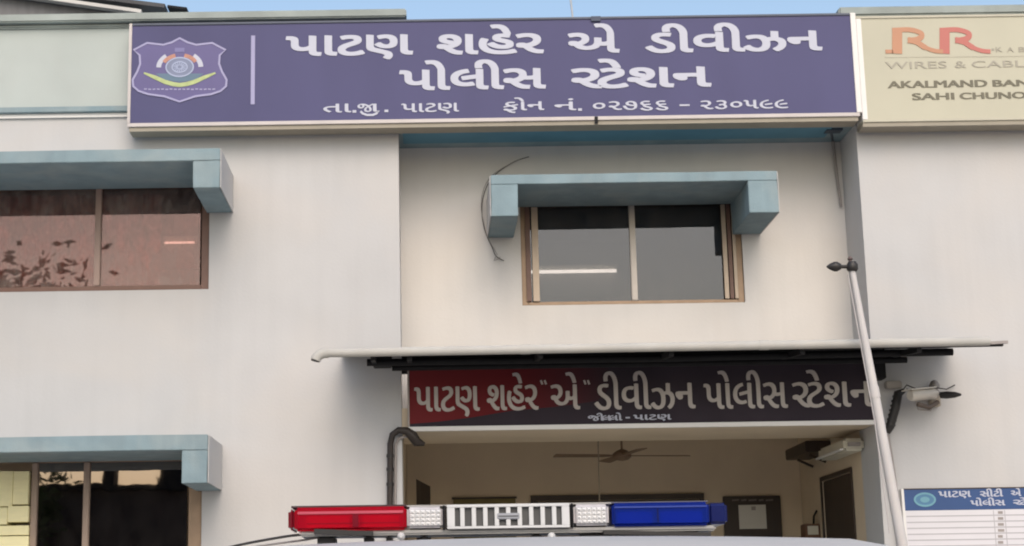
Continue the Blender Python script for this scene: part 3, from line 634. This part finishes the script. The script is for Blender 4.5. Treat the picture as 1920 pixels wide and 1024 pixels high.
a_ = P(1764, 741, -.3); b_ = P(1802, 740, -.45)
MB().tube([a_, a_.lerp(b_, .3), a_.lerp(b_, .7), b_], [.035, .042, .034, .012], 12).build('housing', BLACK, cb, smooth=True)
q = P(1752, 722, -.1); MB().lathe(q, [(.02, -.05), (.055, -.03), (.06, 0), (.04, .04), (.01, .055)], 16).build('dome', mat('cam_grey', (.22, .20, .19), .4), cb, smooth=True)
MB().tube([a_, P(1758, 734, -.15), q], .016, 8).build('mount_arm', GREYP, cb)
lb = thing('bracket_lamp', P(1668, 722, -.02), 'small grey lamp box on the wall between the flagpole and the white camera', 'lamp')
r_ = rect(1660, 715, 1690, 729, -.08); MB().box(r_[0], r_[1], -.12, -.03, r_[2], r_[3]).build('housing', mat('lamp_box_grey', (.30, .27, .25), .5), lb, bevel=.01)
MB().box(r_[0] + .02, r_[1] - .02, -.03, -.002, r_[2] + .015, r_[3] - .015).build('wall_plate', GREYP, lb)

# ------------------------------------------------------------------ porch contents
YFn = 2.6
hub = P(1166, 851, YFn)
fan = thing('ceiling_fan', (hub.x, YFn, zCeil), 'brown ceiling fan hanging in the dim porch', 'ceiling fan')
MB().tube([(hub.x, YFn, zCeil), (hub.x, YFn, hub.z + .03)], .014, 8).build('rod', BLADE, fan)
MB().lathe((hub.x, YFn, zCeil - .07), [(.02, 0), (.055, .03), (.06, .07)], 16).build('canopy_cup', OFFW, fan, smooth=True)
MB().lathe(hub + Vector((0, 0, -.09)), [(.02, 0), (.08, .015), (.12, .05), (.12, .09), (.07, .13), (.02, .15)], 24).build('motor', BLADE, fan, smooth=True)
for k in range(4):
    a = R(9 + 90 * k); u = Vector((math.cos(a), math.sin(a), 0)); v = Vector((-math.sin(a), math.cos(a), .12))
    L_ = [hub + Vector((0, 0, -.03)) + u * r - v * wd for r, wd in ((.1, .03), (.25, .06), (.88, .075))]; R_ = [hub + Vector((0, 0, -.03)) + u * r + v * wd for r, wd in ((.1, .03), (.25, .06), (.88, .075))]
    vs = L_ + R_; vs += [p + Vector((0, 0, .012)) for p in vs]
    MB().add(vs, [(0, 1, 4, 3), (1, 2, 5, 4), (6, 9, 10, 7), (7, 10, 11, 8), (0, 6, 7, 1), (1, 7, 8, 2), (3, 4, 10, 9), (4, 5, 11, 10), (2, 8, 11, 5), (0, 3, 9, 6)]).build('blade', BLADE, fan)
pull = tag(MB().tube([(X(1123, 850, 2.2), 2.2, zCeil), (X(1123, 930, 2.2), 2.2, Z(1123, 990, 2.2))], .008, 6).build('hanging_wire', mat('pale_wire', (.30, .25, .19), .7), None), 'thin pale wire hanging from the porch ceiling beside the fan', 'wire')
# wall air conditioner on the right porch wall and pelmet further in
ac = thing('air_conditioner', (xR, 1.2, zOpen - .5), 'off white wall air conditioner high on the right porch wall', 'air conditioner')
z0, z1 = Z(1600, 850, .9), Z(1620, 822, .6)
MB().prismx([(.55, z0), (.55, z1), (1.85, z1), (1.85, z0)], xR - .24, xR - .003).build('casing', OFFW, ac, bevel=.03)
MB().box(xR - .28, xR - .242, .58, 1.82, z0 + .01, z0 + .03).build('louvre', TRIM, ac)
MB().box(xR - .2, xR - .06, .5, .549, z0 + .05, z1 - .05).build('side_cap', GREYP, ac)
pm = tag(MB().box(xR - .32, xR - .003, 2.15, 3.35, Z(1510, 856, 2.8), Z(1510, 836, 2.8)).build('wooden_shelf', DARKWOOD, None, bevel=.01), 'dark wooden wall shelf on the right porch wall beyond the air conditioner', 'shelf')
for yy in (2.4, 3.1): MB().obox((xR - .02, yy, Z(1510, 872, 2.8)), (xR - .22, yy, Z(1510, 858, 2.8)), .03, .03).build('bracket', DARKWOOD, pm)
# dark notice board with a white sheet on the back wall
Yn = YP - .03
nb = thing('notice_board', P(1412, 1010, Yn), 'dark framed notice board with a white paper sheet at the back of the porch', 'notice board')
r_ = rect(1358, 930, 1466, 1050, Yn); MB().box(r_[0], r_[1], YP - .05, YP - .002, r_[2], r_[3]).build('panel', DARKWOOD, nb, bevel=.008)
r_ = rect(1385, 947, 1436, 992, Yn); po = MB().box(r_[0], r_[1], YP - .058, YP - .0515, r_[2], r_[3]).build('paper_sheet', PAPER, nb)
MB().box(X(1408, 952, Yn), X(1416, 952, Yn), YP - .062, YP - .0585, Z(1412, 957, Yn), Z(1412, 950, Yn)).build('emblem', GREYP, po)
t = MB(); x_ = 1372
for wd in (13, 10, 15, 9, 14): t.ribbon(poly_px([(x_, 938.5), (x_ + wd, 937.5)], Yn), .022, YP - .0515, .003); x_ += wd + 4
t.build('heading', mat('faded_lettering', (.16, .13, .12), .6), nb)
mb_ = thing('meter_box', P(1520, 1000, YP - .1), 'small brown fuse box with a pale cover on the wall near the right doorway', 'fuse box')
xw = xR - .06
r_ = rect(1506, 982, 1530, 1010, 3.0); f = MB().box(xR - .19, xR - .003, 3.0, 3.3, r_[2], r_[3]).build('box', REDP, mb_, bevel=.01)
MB().box(xR - .165, xR - .03, 2.992, 2.9985, r_[2] + .05, r_[3] - .03).build('cover', OFFW, mb_)
MB().tube([(xR - .05, 3.15, r_[3]), (xR - .05, 3.1, r_[3] + .1), (xR - .04, 2.98, r_[3] + .16)], .015, 8).build('cable', DARKMET, mb_)
# yellowish pelmet over the left part of the back wall
gb = tag(MB().box(X(850, 937, YP), X(966, 937, YP), YP - .04, YP - .002, PL + 1.0, Z(905, 933, YP)).build('wall_chart', mat('olive_chart', (.16, .125, .035), .6, var=.2, scale=5), None), 'olive yellow wall chart at the back of the porch left of the door', 'chart')
gr_ = MB().box(X(850, 937, YP) - .02, X(966, 937, YP) + .02, YP - .05, YP - .041, Z(905, 936, YP), Z(905, 932.5, YP)).build('batten', DARKWOOD, gb)

# room lights behind the windows
def tube_light(px0, px1, py, Y, label, m=None, r=.022):
    a, b = P(px0, py, Y), P(px1, py, Y); z = (a.z + b.z) / 2
    t = thing('tube_light', (a.x, Y + .08, z), label, 'tube light', 'fluorescent tube lights in the upstairs rooms')
    MB().box(a.x, b.x, Y + .04, Y + .09, z + .02, z + .09).build('batten', OFFW, t)
    MB().tube([(a.x + .03, Y, z), (b.x - .03, Y, z)], r, 12).build('tube', m or TUBE, t)
    for x in (a.x, b.x - .03): MB().box(x, x + .03, Y - .02, Y + .06, z - .02, z + .03).build('end_cap', OFFW, t)
    MB().box(a.x - .2, b.x + .2, Y + .091, Y + .12, z - .3, z + .4).build('mounting_board', mat('room_wall', (.3, .28, .25), .9), t)
    return t
tube_light(985, 1160, 509, 2.2, 'lit fluorescent tube seen through the left pane of the centre window')
tube_light(304, 370, 455, .5, 'lit fluorescent tube glowing at the right end of the upper left window', lamp('dim_tube', (1.0, .97, .92), 1.6), .014)
# rooms: partition walls behind the windows (dark, real)
rm_ = lambda *a: MB().box(*a).build('partition', WALLIN, stn)
rm_(xL - .1, xL - .002, .75, YB - .05, FLOOR1 + .01, zTopL - .62)
rm_(xR + .16, xR + .26, .75, YB - .05, FLOOR1 + .01, zTopL - .62)
rm_(xL + .01, xR + .15, 4.5, 4.6, zCeil + .21, zTopL - .62)
rm_(XA + .05, xL - .11, 4.5, 4.6, 0, zTopL - .62)
# cream cartons stacked in the open lower left window
Yk = .0
zk = Z(20, 1024, Yk)
ck = [(-40, 24, 884, 950), (26, 54, 884, 946), (-40, 14, 952, 984), (16, 54, 949, 979), (-40, 54, 986, 1004), (-40, 54, 1006, 1030)]
for i, (x0, x1, y0, y1) in enumerate(ck[::-1]):
    r_ = rect(x0, y0, x1, y1, Yk)
    lab = ['wide cream carton at the bottom of the pile in the lower left window', 'flat cream carton second from the bottom in the lower left window', 'cream carton in the middle right of the pile in the lower left window',
           'cream carton in the middle left of the pile at the photo edge', 'tall cream carton on top right of the pile beside the window post', 'tall cream carton on top left of the pile at the photo edge'][i]
    c = tag(MB().box(r_[0] - .003, r_[1] + .003, Yk - .03 + .01 * (i % 2), Yk + .4, r_[2], r_[3]).build('carton', CREAM, None, bevel=.004), lab, 'carton', 'cream cartons in the lower left window')
    if i == 0: zlow = r_[2]
tb = thing('side_table', (-6.2, .4, .0), 'table inside the lower left window carrying the cartons', 'table')
MB().box(-7.6, X(56, 990, Yk), .19, .75, zlow - .05, zlow - .002).build('table_top', DARKWOOD, tb)
for x in (-7.5, X(56, 990, Yk) - .1):
    for y in (.22, .7): MB().box(x, x + .05, y, y + .05, 0.0, zlow - .051).build('leg', DARKWOOD, tb)

# ------------------------------------------------------------------ white information board on the right wall
YI = -.05
bx = rect(1703, 917, 2160, 1260, YI); bx = (bx[0], bx[1], bx[2], Z(1810, 915, YI))
ib = thing('information_board', (bx[0], 0, bx[2]), 'white ruled information board with a navy header on the right wall', 'board')
zh = Z(1810, 956, YI)
MB().box(bx[0] + .02, bx[1] - .02, YI, -.002, bx[2] + .02, zh - .001).build('panel', BOARD, ib)
MB().box(bx[0] + .02, bx[1] - .02, YI - .002, -.002, zh, bx[3] - .01).build('header', NAVY, ib)
for x in (bx[0] - .01, bx[1] - .02): MB().box(x, x + .03, YI - .01, -.002, bx[2], bx[3]).build('side_rail', TRIM, ib, bevel=.004)
MB().box(bx[0] + .021, bx[1] - .021, YI - .008, -.002, bx[3] - .009, bx[3] + .002).build('top_rail', DARKWOOD, ib)
YH = YI - .002
c0 = P(1734, 937, YH); rx, rz = X(1755, 937, YH) - c0.x, Z(1734, 924, YH) - c0.z
def ell2(k, n=32): return [(c0.x + rx * k * math.cos(2 * math.pi * i / n), c0.z + rz * k * math.sin(2 * math.pi * i / n)) for i in range(n)]
MB().prism(ell2(1.0), YH - .003, YH - .0004).build('emblem', mat('emblem_blue', (.07, .19, .33), .5), ib)
MB().ribbon(ell2(.9), .02, YH - .003, .002, closed=True).prism(ell2(.42), YH - .005, YH - .0032).build('emblem', mat('emblem_teal', (.14, .33, .42), .5), ib)
for tx, x0, x1, y0, y1 in (('પાટણ', 1760, 1820, 921, 932), ('સીટી', 1838, 1880, 921, 931), ('એ', 1896, 1914, 920, 930), ('ડીવીઝન', 1926, 2010, 919, 929), ('પોલીસ', 1820, 1884, 938, 948), (['ર', 'ટેશન'], 1900, 1970, 937, 946)):
    word(ib, LETW, tx, x0, x1, y0, y1, YH, bold=0, t=.003, overlap=.05, grow=G1)
ru = MB()
for k in range(18): ru.ribbon([(bx[0] + .03, Z(1810, 967 + 11.2 * k, YI)), (bx[1] - .03, Z(1810, 967 + 11.2 * k, YI))], .012, YI, .002)
ru.ribbon([(X(1866, 1000, YI), zh - .01), (X(1866, 1000, YI), bx[2] + .03)], .008, YI, .0024).ribbon([(X(1887, 1000, YI), zh - .01), (X(1887, 1000, YI), bx[2] + .03)], .008, YI, .0024)
ru.build('ruled_lines', BOARDL, ib)
for k in range(16):
    yy = 961 + 11.2 * k
    MB().ribbon(poly_px([(1871, yy), (1880 + (k * 5) % 4, yy)], YI), .03, YI, .003).build('entry', GREYP, ib)

# ------------------------------------------------------------------ police vehicle with light bar
DY = 5.0; YV = CAM.y + DY
cx0 = X(1015, 1000, YV)
zr = Z(950, 1012, YV)
car = thing('police_car', (cx0, YV, 0), 'white police car seen only by its roof with a red and blue light bar', 'car')
prof = [(-2.0, .45), (-2.05, .8), (-1.95, .98), (-1.0, 1.08), (-.55, 1.12), (.05 - .2, zr - .1), (.0, zr - .035), (.35, zr - .004), (.9, zr), (1.6, zr - .03), (2.1, zr - .1), (2.3, 1.1), (2.35, .8), (2.3, .45)]
hwid = lambda z: 1.08 if z < 1.15 else 1.08 - (z - 1.15) / (zr - 1.15) * .05
def body():
    m = MB(); K = 12
    rows = []
    for (y, z) in prof:
        row = []
        for i in range(K + 1):
            u = -1 + 2 * i / K; crown = .026 * (u * u) if z > 1.15 else 0
            if z > 1.15 and abs(u) > .93: crown = .06
            row.append((cx0 + u * hwid(z), YV - .6 + y, z - crown))
        rows.append(row)
    vs = [v for r in rows for v in r]; n = K + 1; fs = []
    for i in range(len(rows) - 1):
        for k in range(K): fs.append((i * n + k, i * n + k + 1, (i + 1) * n + k + 1, (i + 1) * n + k))
    fs.append(tuple(i * n for i in range(len(rows)))); fs.append(tuple(i * n + K for i in range(len(rows)))[::-1])
    fs.append(tuple(range(n))); 
    return m.add(vs, fs)
body().build('body', CARP, car, smooth=True)
def cpt(u, y, z): return (cx0 + u, YV - .6 + y, z)
MB().add([cpt(-.80, -.575, 1.17), cpt(.80, -.575, 1.17), cpt(.74, -.215, zr - .19), cpt(-.74, -.215, zr - .19)], [(0, 1, 2, 3)]).build('windscreen', CARGL, car)
for s in (-1, 1):
    x = s * .985
    MB().add([cpt(s * 1.088, -.3, 1.16), cpt(s * 1.088, 2.1, 1.16), cpt(s * 1.052, 1.95, zr - .16), cpt(s * 1.052, .0, zr - .16)], [(0, 1, 2, 3)]).build('side_window', CARGL, car)
    for y in (-1.3, 1.4):
        c = cpt(s * 1.0, y, .34)
        wlh = MB().lathe(c, [(.2, -.11), (.33, -.1), (.34, 0), (.33, .1), (.2, .11)], 28, 'X').build('wheel', RUBBER, car, smooth=True)
        MB().lathe((c[0] + s * .1, c[1], c[2]), [(.02, -.02), (.19, -.02), (.19, .02), (.05, .03)], 20, 'X').build('rim', ALU, wlh)
    c = cpt(s * .68, -2.02, .75); MB().box(c[0] - .2, c[0] + .2, c[1] - .06, c[1] + .05, c[2] - .08, c[2] + .08).build('headlight', CLEARL, car, bevel=.02)
    c = cpt(s * 1.17, -.25, 1.18); MB().box(c[0] - .1, c[0] + .1, c[1] - .04, c[1] + .04, c[2] - .07, c[2] + .07).build('mirror', BLACK, car, bevel=.02)
MB().box(cx0 - .45, cx0 + .45, YV - .6 - 2.09, YV - .6 - 2.04, .6, .8).build('grille', BLACK, car, bevel=.01)
MB().box(cx0 - .92, cx0 + .92, YV - .6 - 2.15, YV - .6 - 2.0, .35, .56).build('bumper', DARKMET, car, bevel=.03)

# light bar
def bp_(px, py): q = P(px, py, YV); return q.x, q.z
zb0 = Z(952, 990, YV); zb1 = Z(952, 946, YV); zc = (zb0 + zb1) / 2
bar = MB().box(X(560, 995, YV), X(1345, 995, YV), YV + .012, YV + .2, Z(952, 1000, YV), zb0 - .0008).build('light_bar', ALU, car, bevel=.006)
def seg(x0, x1, name, m, y0=0.0, dz0=0, dz1=0, bev=.008):
    return MB().box(X(x0, 968, YV), X(x1, 968, YV), YV + y0, YV + .21, zb0 + dz0, zb1 + dz1).build(name, m, bar, bevel=bev, seg=3)
seg(552, 762, 'red_lens', REDL); seg(539, 551.4, 'lens_end', REDD, .02, .004, -.004)
seg(1148, 1330, 'blue_lens', BLUEL); seg(1330.6, 1366, 'lens_end', BLUED, .015, .003, -.003)
seg(763, 830, 'clear_lens', CLEARL, .004, .004, -.002); seg(1076, 1142, 'clear_lens', CLEARL, .004, .004, -.002)
MB().box(X(545, 946, YV), X(762, 946, YV), YV + .02, YV + .2, zb1 + .0005, zb1 + .006).build('top_strip', mat('dark_maroon', (.045, .018, .025), .4), bar)
MB().box(X(763, 946, YV), X(1147, 946, YV), YV + .012, YV + .2, zb1 - .0015, zb1 + .003).build('top_strip', ALU, bar)
MB().box(X(1148, 946, YV), X(1330, 946, YV), YV + .02, YV + .2, zb1 + .0005, zb1 + .004).build('top_strip', mat('slate_strip', (.10, .10, .13), .4), bar)
for x0, x1 in ((572, 654), (678, 748), (1160, 1226), (1240, 1320)):
    MB().box(X(x0, 968, YV), X(x1, 968, YV), YV + .03, YV + .05, zb0 + .008, zb1 - .026).build('reflector', TRIM, bar, bevel=.003)
for x0, x1 in ((558, 758), (1152, 1326)):
    MB().box(X(x0, 968, YV), X(x1, 968, YV), YV + .055, YV + .06, zb0 + .004, zb1 - .004).build('lamp_board', SLOT, bar)
# inner lamp module lines of the lenses, then highlights painted along their upper edges
for (x0, x1, m_) in ((575, 660, REDD), (672, 750, REDD)):
    MB().box(X(x0, 968, YV), X(x1, 968, YV), YV - .0015, YV + .001, zb0 + .02, zb0 + .022).build('lens_rib', m_, bar)
MB().box(X(661, 968, YV), X(672, 968, YV), YV - .0012, YV + .001, zb0 + .01, zb1 - .012).build('lens_rib', REDD, bar)
MB().box(X(558, 957, YV), X(756, 957, YV), YV - .003, YV + .002, zb1 - .021, zb1 - .0125).build('lens_highlight', mat('red_highlight', (.55, .10, .14), .2), bar, bevel=.001)  # highlight along the red lens, painted as a pale strip
MB().box(X(1152, 957, YV), X(1326, 957, YV), YV - .003, YV + .002, zb1 - .016, zb1 - .011).build('lens_highlight', mat('blue_highlight', (.05, .08, .34), .2), bar, bevel=.001)  # highlight along the blue lens, painted as a paler strip
for px in (1232,):
    MB().box(X(px, 968, YV), X(px + 3, 968, YV), YV - .0012, YV + .001, zb0 + .01, zb1 - .018).build('lens_rib', BLUED, bar)
# facets of the clear lenses
for (x0, x1) in ((768, 827), (1082, 1137)):
    m = MB()
    for i in range(6):
        for j in range(4):
            xa_ = x0 + (x1 - x0) * i / 6; xb_ = x0 + (x1 - x0) * (i + 1) / 6; za = zb0 + .01 + (zb1 - zb0 - .022) * j / 4; zb_ = zb0 + .01 + (zb1 - zb0 - .022) * (j + 1) / 4
            p0, p1 = X(xa_, 968, YV) + .0008, X(xb_, 968, YV) - .0008; xm, zm = (p0 + p1) / 2, (za + zb_) / 2
            m.add([(p0, YV + .003, za + .0006), (p1, YV + .003, za + .0006), (p1, YV + .003, zb_ - .0006), (p0, YV + .003, zb_ - .0006), (xm, YV - .004, zm)], [(0, 1, 4), (1, 2, 4), (2, 3, 4), (3, 0, 4)])
    m.build('facets', TRIM, bar)
# centre speaker grille
g = seg(836, 1070, 'speaker_grille', SLOT, .006, -.002, .001, .006)
m = MB(); yy0, yy1 = YV - .006, YV + .01
gx0, gx1 = X(838, 968, YV), X(1068, 968, YV)
m.box(gx0, gx1, yy0, yy1, zb1 - .0075, zb1 + .0012); m.box(gx0, gx1, yy0, yy1, zb0 - .001, zb0 + .0065)
for i in range(11):
    xx = gx0 + .012 + (gx1 - gx0 - .024) * i / 10; wdt = .0065 if 0 < i < 10 else .0115
    m.box(xx - wdt, xx + wdt, yy0 + .0005, yy1 - .0005, zb0 + .0066, zb1 - .0076)
xm = (gx0 + gx1) / 2
m.build('grille_bars', GRILLE, bar, bevel=.0012)
m = MB(); m.box(xm - .034, xm + .034, yy0 - .002, yy1, zc - .009, zc + .009).build('centre_plate', mat('plate_grey', (.33, .34, .37), .4), bar, bevel=.002)
MB().box(xm - .03, xm + .03, yy0 - .0035, yy0 - .0021, zc - .0015, zc + .0015).build('centre_plate', SLOT, bar)
for xx in (832.5, 1073): seg(xx - 2, xx + 2, 'joint_band', DARKMET, -.003, -.003, .001, .002)
# feet and mounting hooks between bar and roof
zf = Z(952, 1001, YV)
for px, w_ in ((610, 34), (690, 18), (728, 10), (795, 14), (1008, 18), (1120, 60), (1170, 10), (1236, 30), (1300, 34)):
    MB().box(X(px - w_ / 2, 1000, YV), X(px + w_ / 2, 1000, YV), YV + .04, YV + .16, zr - .055, zf + .003).build('foot', BLACK, bar, bevel=.006)
MB().obox(P(590, 997, YV + .02), P(700, 1001, YV + .02), .05, .014).build('mounting_hook', BLACK, bar)
MB().obox(P(1130, 999, YV + .02), P(1330, 1003, YV + .02), .06, .012).build('mounting_hook', BLACK, bar)
for px in (752, 1034): MB().lathe(P(px, 1006, YV + .01), [(.004, -.02), (.012, -.01), (.012, .01), (.004, .012)], 12, 'Y').build('bolt', GRILLE, bar, smooth=True)
MB().tube([P(x, y, YV + .05) for x, y in smooth_pts([(615, 1001), (560, 1003), (500, 1012), (440, 1024), (380, 1040)], 4)], .004, 6).build('cable', BLACK, bar)
MB().tube([P(x, y, YV + .08) for x, y in smooth_pts([(620, 1003), (575, 1012), (530, 1018), (470, 1026)], 4)], .003, 6).build('cable', GREYP, bar)

# ------------------------------------------------------------------ trees behind and beside the photographer (seen only as reflections)
def leaf_mesh(n, rx, rz, size, seed):
    rnd = random.Random(seed); m = MB()
    cl = [(Vector((rnd.gauss(0, .45) * rx, rnd.gauss(0, .45) * rx, rnd.gauss(0, .4) * rz)), rnd.uniform(.25, .5) * rx) for _ in range(26)]
    for i in range(n):
        c, r = rnd.choice(cl); p = c + Vector((rnd.gauss(0, .5), rnd.gauss(0, .5), rnd.gauss(0, .4))) * r
        a = Vector((rnd.gauss(0, 1), rnd.gauss(0, 1), rnd.gauss(-.3, .6))).normalized(); b = a.orthogonal().normalized(); s_ = size * rnd.uniform(.6, 1.2)
        m.add([p, p + a * s_ * .5 + b * s_ * .2, p + a * s_, p + a * s_ * .5 - b * s_ * .2], [(0, 1, 2, 3)])
    return m
def tree(name, x, y, hgt, rx, rz, n, size, seed, label, group, lm=None):
    t = thing(name, (x, y, 0), label, 'tree', group); rnd = random.Random(seed)
    m = MB().tube([(x, y, 0), (x + .05, y, hgt * .3), (x - .05, y + .05, hgt * .55), (x, y, hgt * .8)], [.2, .16, .12, .04], 10)
    for k in range(7):
        a = rnd.uniform(0, 6.28); z = hgt * rnd.uniform(.35, .6); e = Vector((x + math.cos(a) * rx * .7, y + math.sin(a) * rx * .7, z + hgt * .25))
        m.tube([(x, y, z), (x + math.cos(a) * rx * .35, y + math.sin(a) * rx * .35, z + hgt * .15), e], [.09, .06, .02], 7)
    m.build('trunk', BARK, t, smooth=True)
    c = leaf_mesh(n, rx, rz, size, seed); c.v = [(v[0] + x, v[1] + y, v[2] + hgt - rz) for v in c.v]
    c.build('crown', lm or LEAF, t)
tree('broadleaf_tree', -7.5, -8.0, 8.0, 1.5, 1.4, 1900, .26, 3, 'tree standing left of the forecourt and mirrored in the upper left window', None, LEAF_LIT)
tree('roadside_tree', -13.9, -38.5, 6.5, 1.3, 1.6, 1500, .4, 20, 'small roadside tree in front of the brown building across the road', None)
cw = tag(MB().box(-40, 25, -37.2, -37, 0, 1.9).build('compound_wall', COPE, None), 'low grey compound wall across the road', 'wall')

ob = thing('opposite_building', (-6, -40, 0), 'long dark brown flat roofed building across the road', 'building')
obx = MB().box(-34, 22, -50, -40, 0, 5.8).build('wall', mat('dark_brown_wall', (.06, .045, .04), .9, var=.2, scale=1.0), ob)
MB().box(-34.3, 22.3, -50.3, -39.7, 5.81, 6.03).build('roof', DARKMET, ob)
MB().box(-11.75, -11.35, -42, -41, 6.031, 8.2).build('chimney', DARKMET, ob)
MB().box(-9.6, -2.0, -47, -40.2, 6.031, 8.4).build('stair_tower', DARKMET, ob)
for x in (-30, -24, -18, -12, -6, 0, 6, 12, 18): MB().box(x - .8, x + .8, -39.99, -39.94, 1.2, 3.0).build('window', CARGL, ob)
LACE = mat('lace_curtain', (.40, .25, .22), .9, var=.45, scale=11, stretch=(1.6, 1, .6), stain=((.95, .82, .76), 1.0, 6.0))
# lace curtains in the upper left window
for x0, x1 in ((-400, 176), (190, 300)):
    a, b = X(x0, 460, .1), X(x1, 460, .1); m = MB(); n = int((b - a) / .03)
    xs = [a + (b - a) * i / n for i in range(n + 1)]
    vs = []
    for x in xs:
        y = .13 + .022 * math.sin(x * 26) + .012 * math.sin(x * 61 + 1)
        vs += [(x, y, hUL[2] + .08), (x, y, hUL[3] - .08)]
    m.add(vs, [(2 * i, 2 * i + 2, 2 * i + 3, 2 * i + 1) for i in range(n)])
    m.build('curtain', LACE, stn, smooth=True)
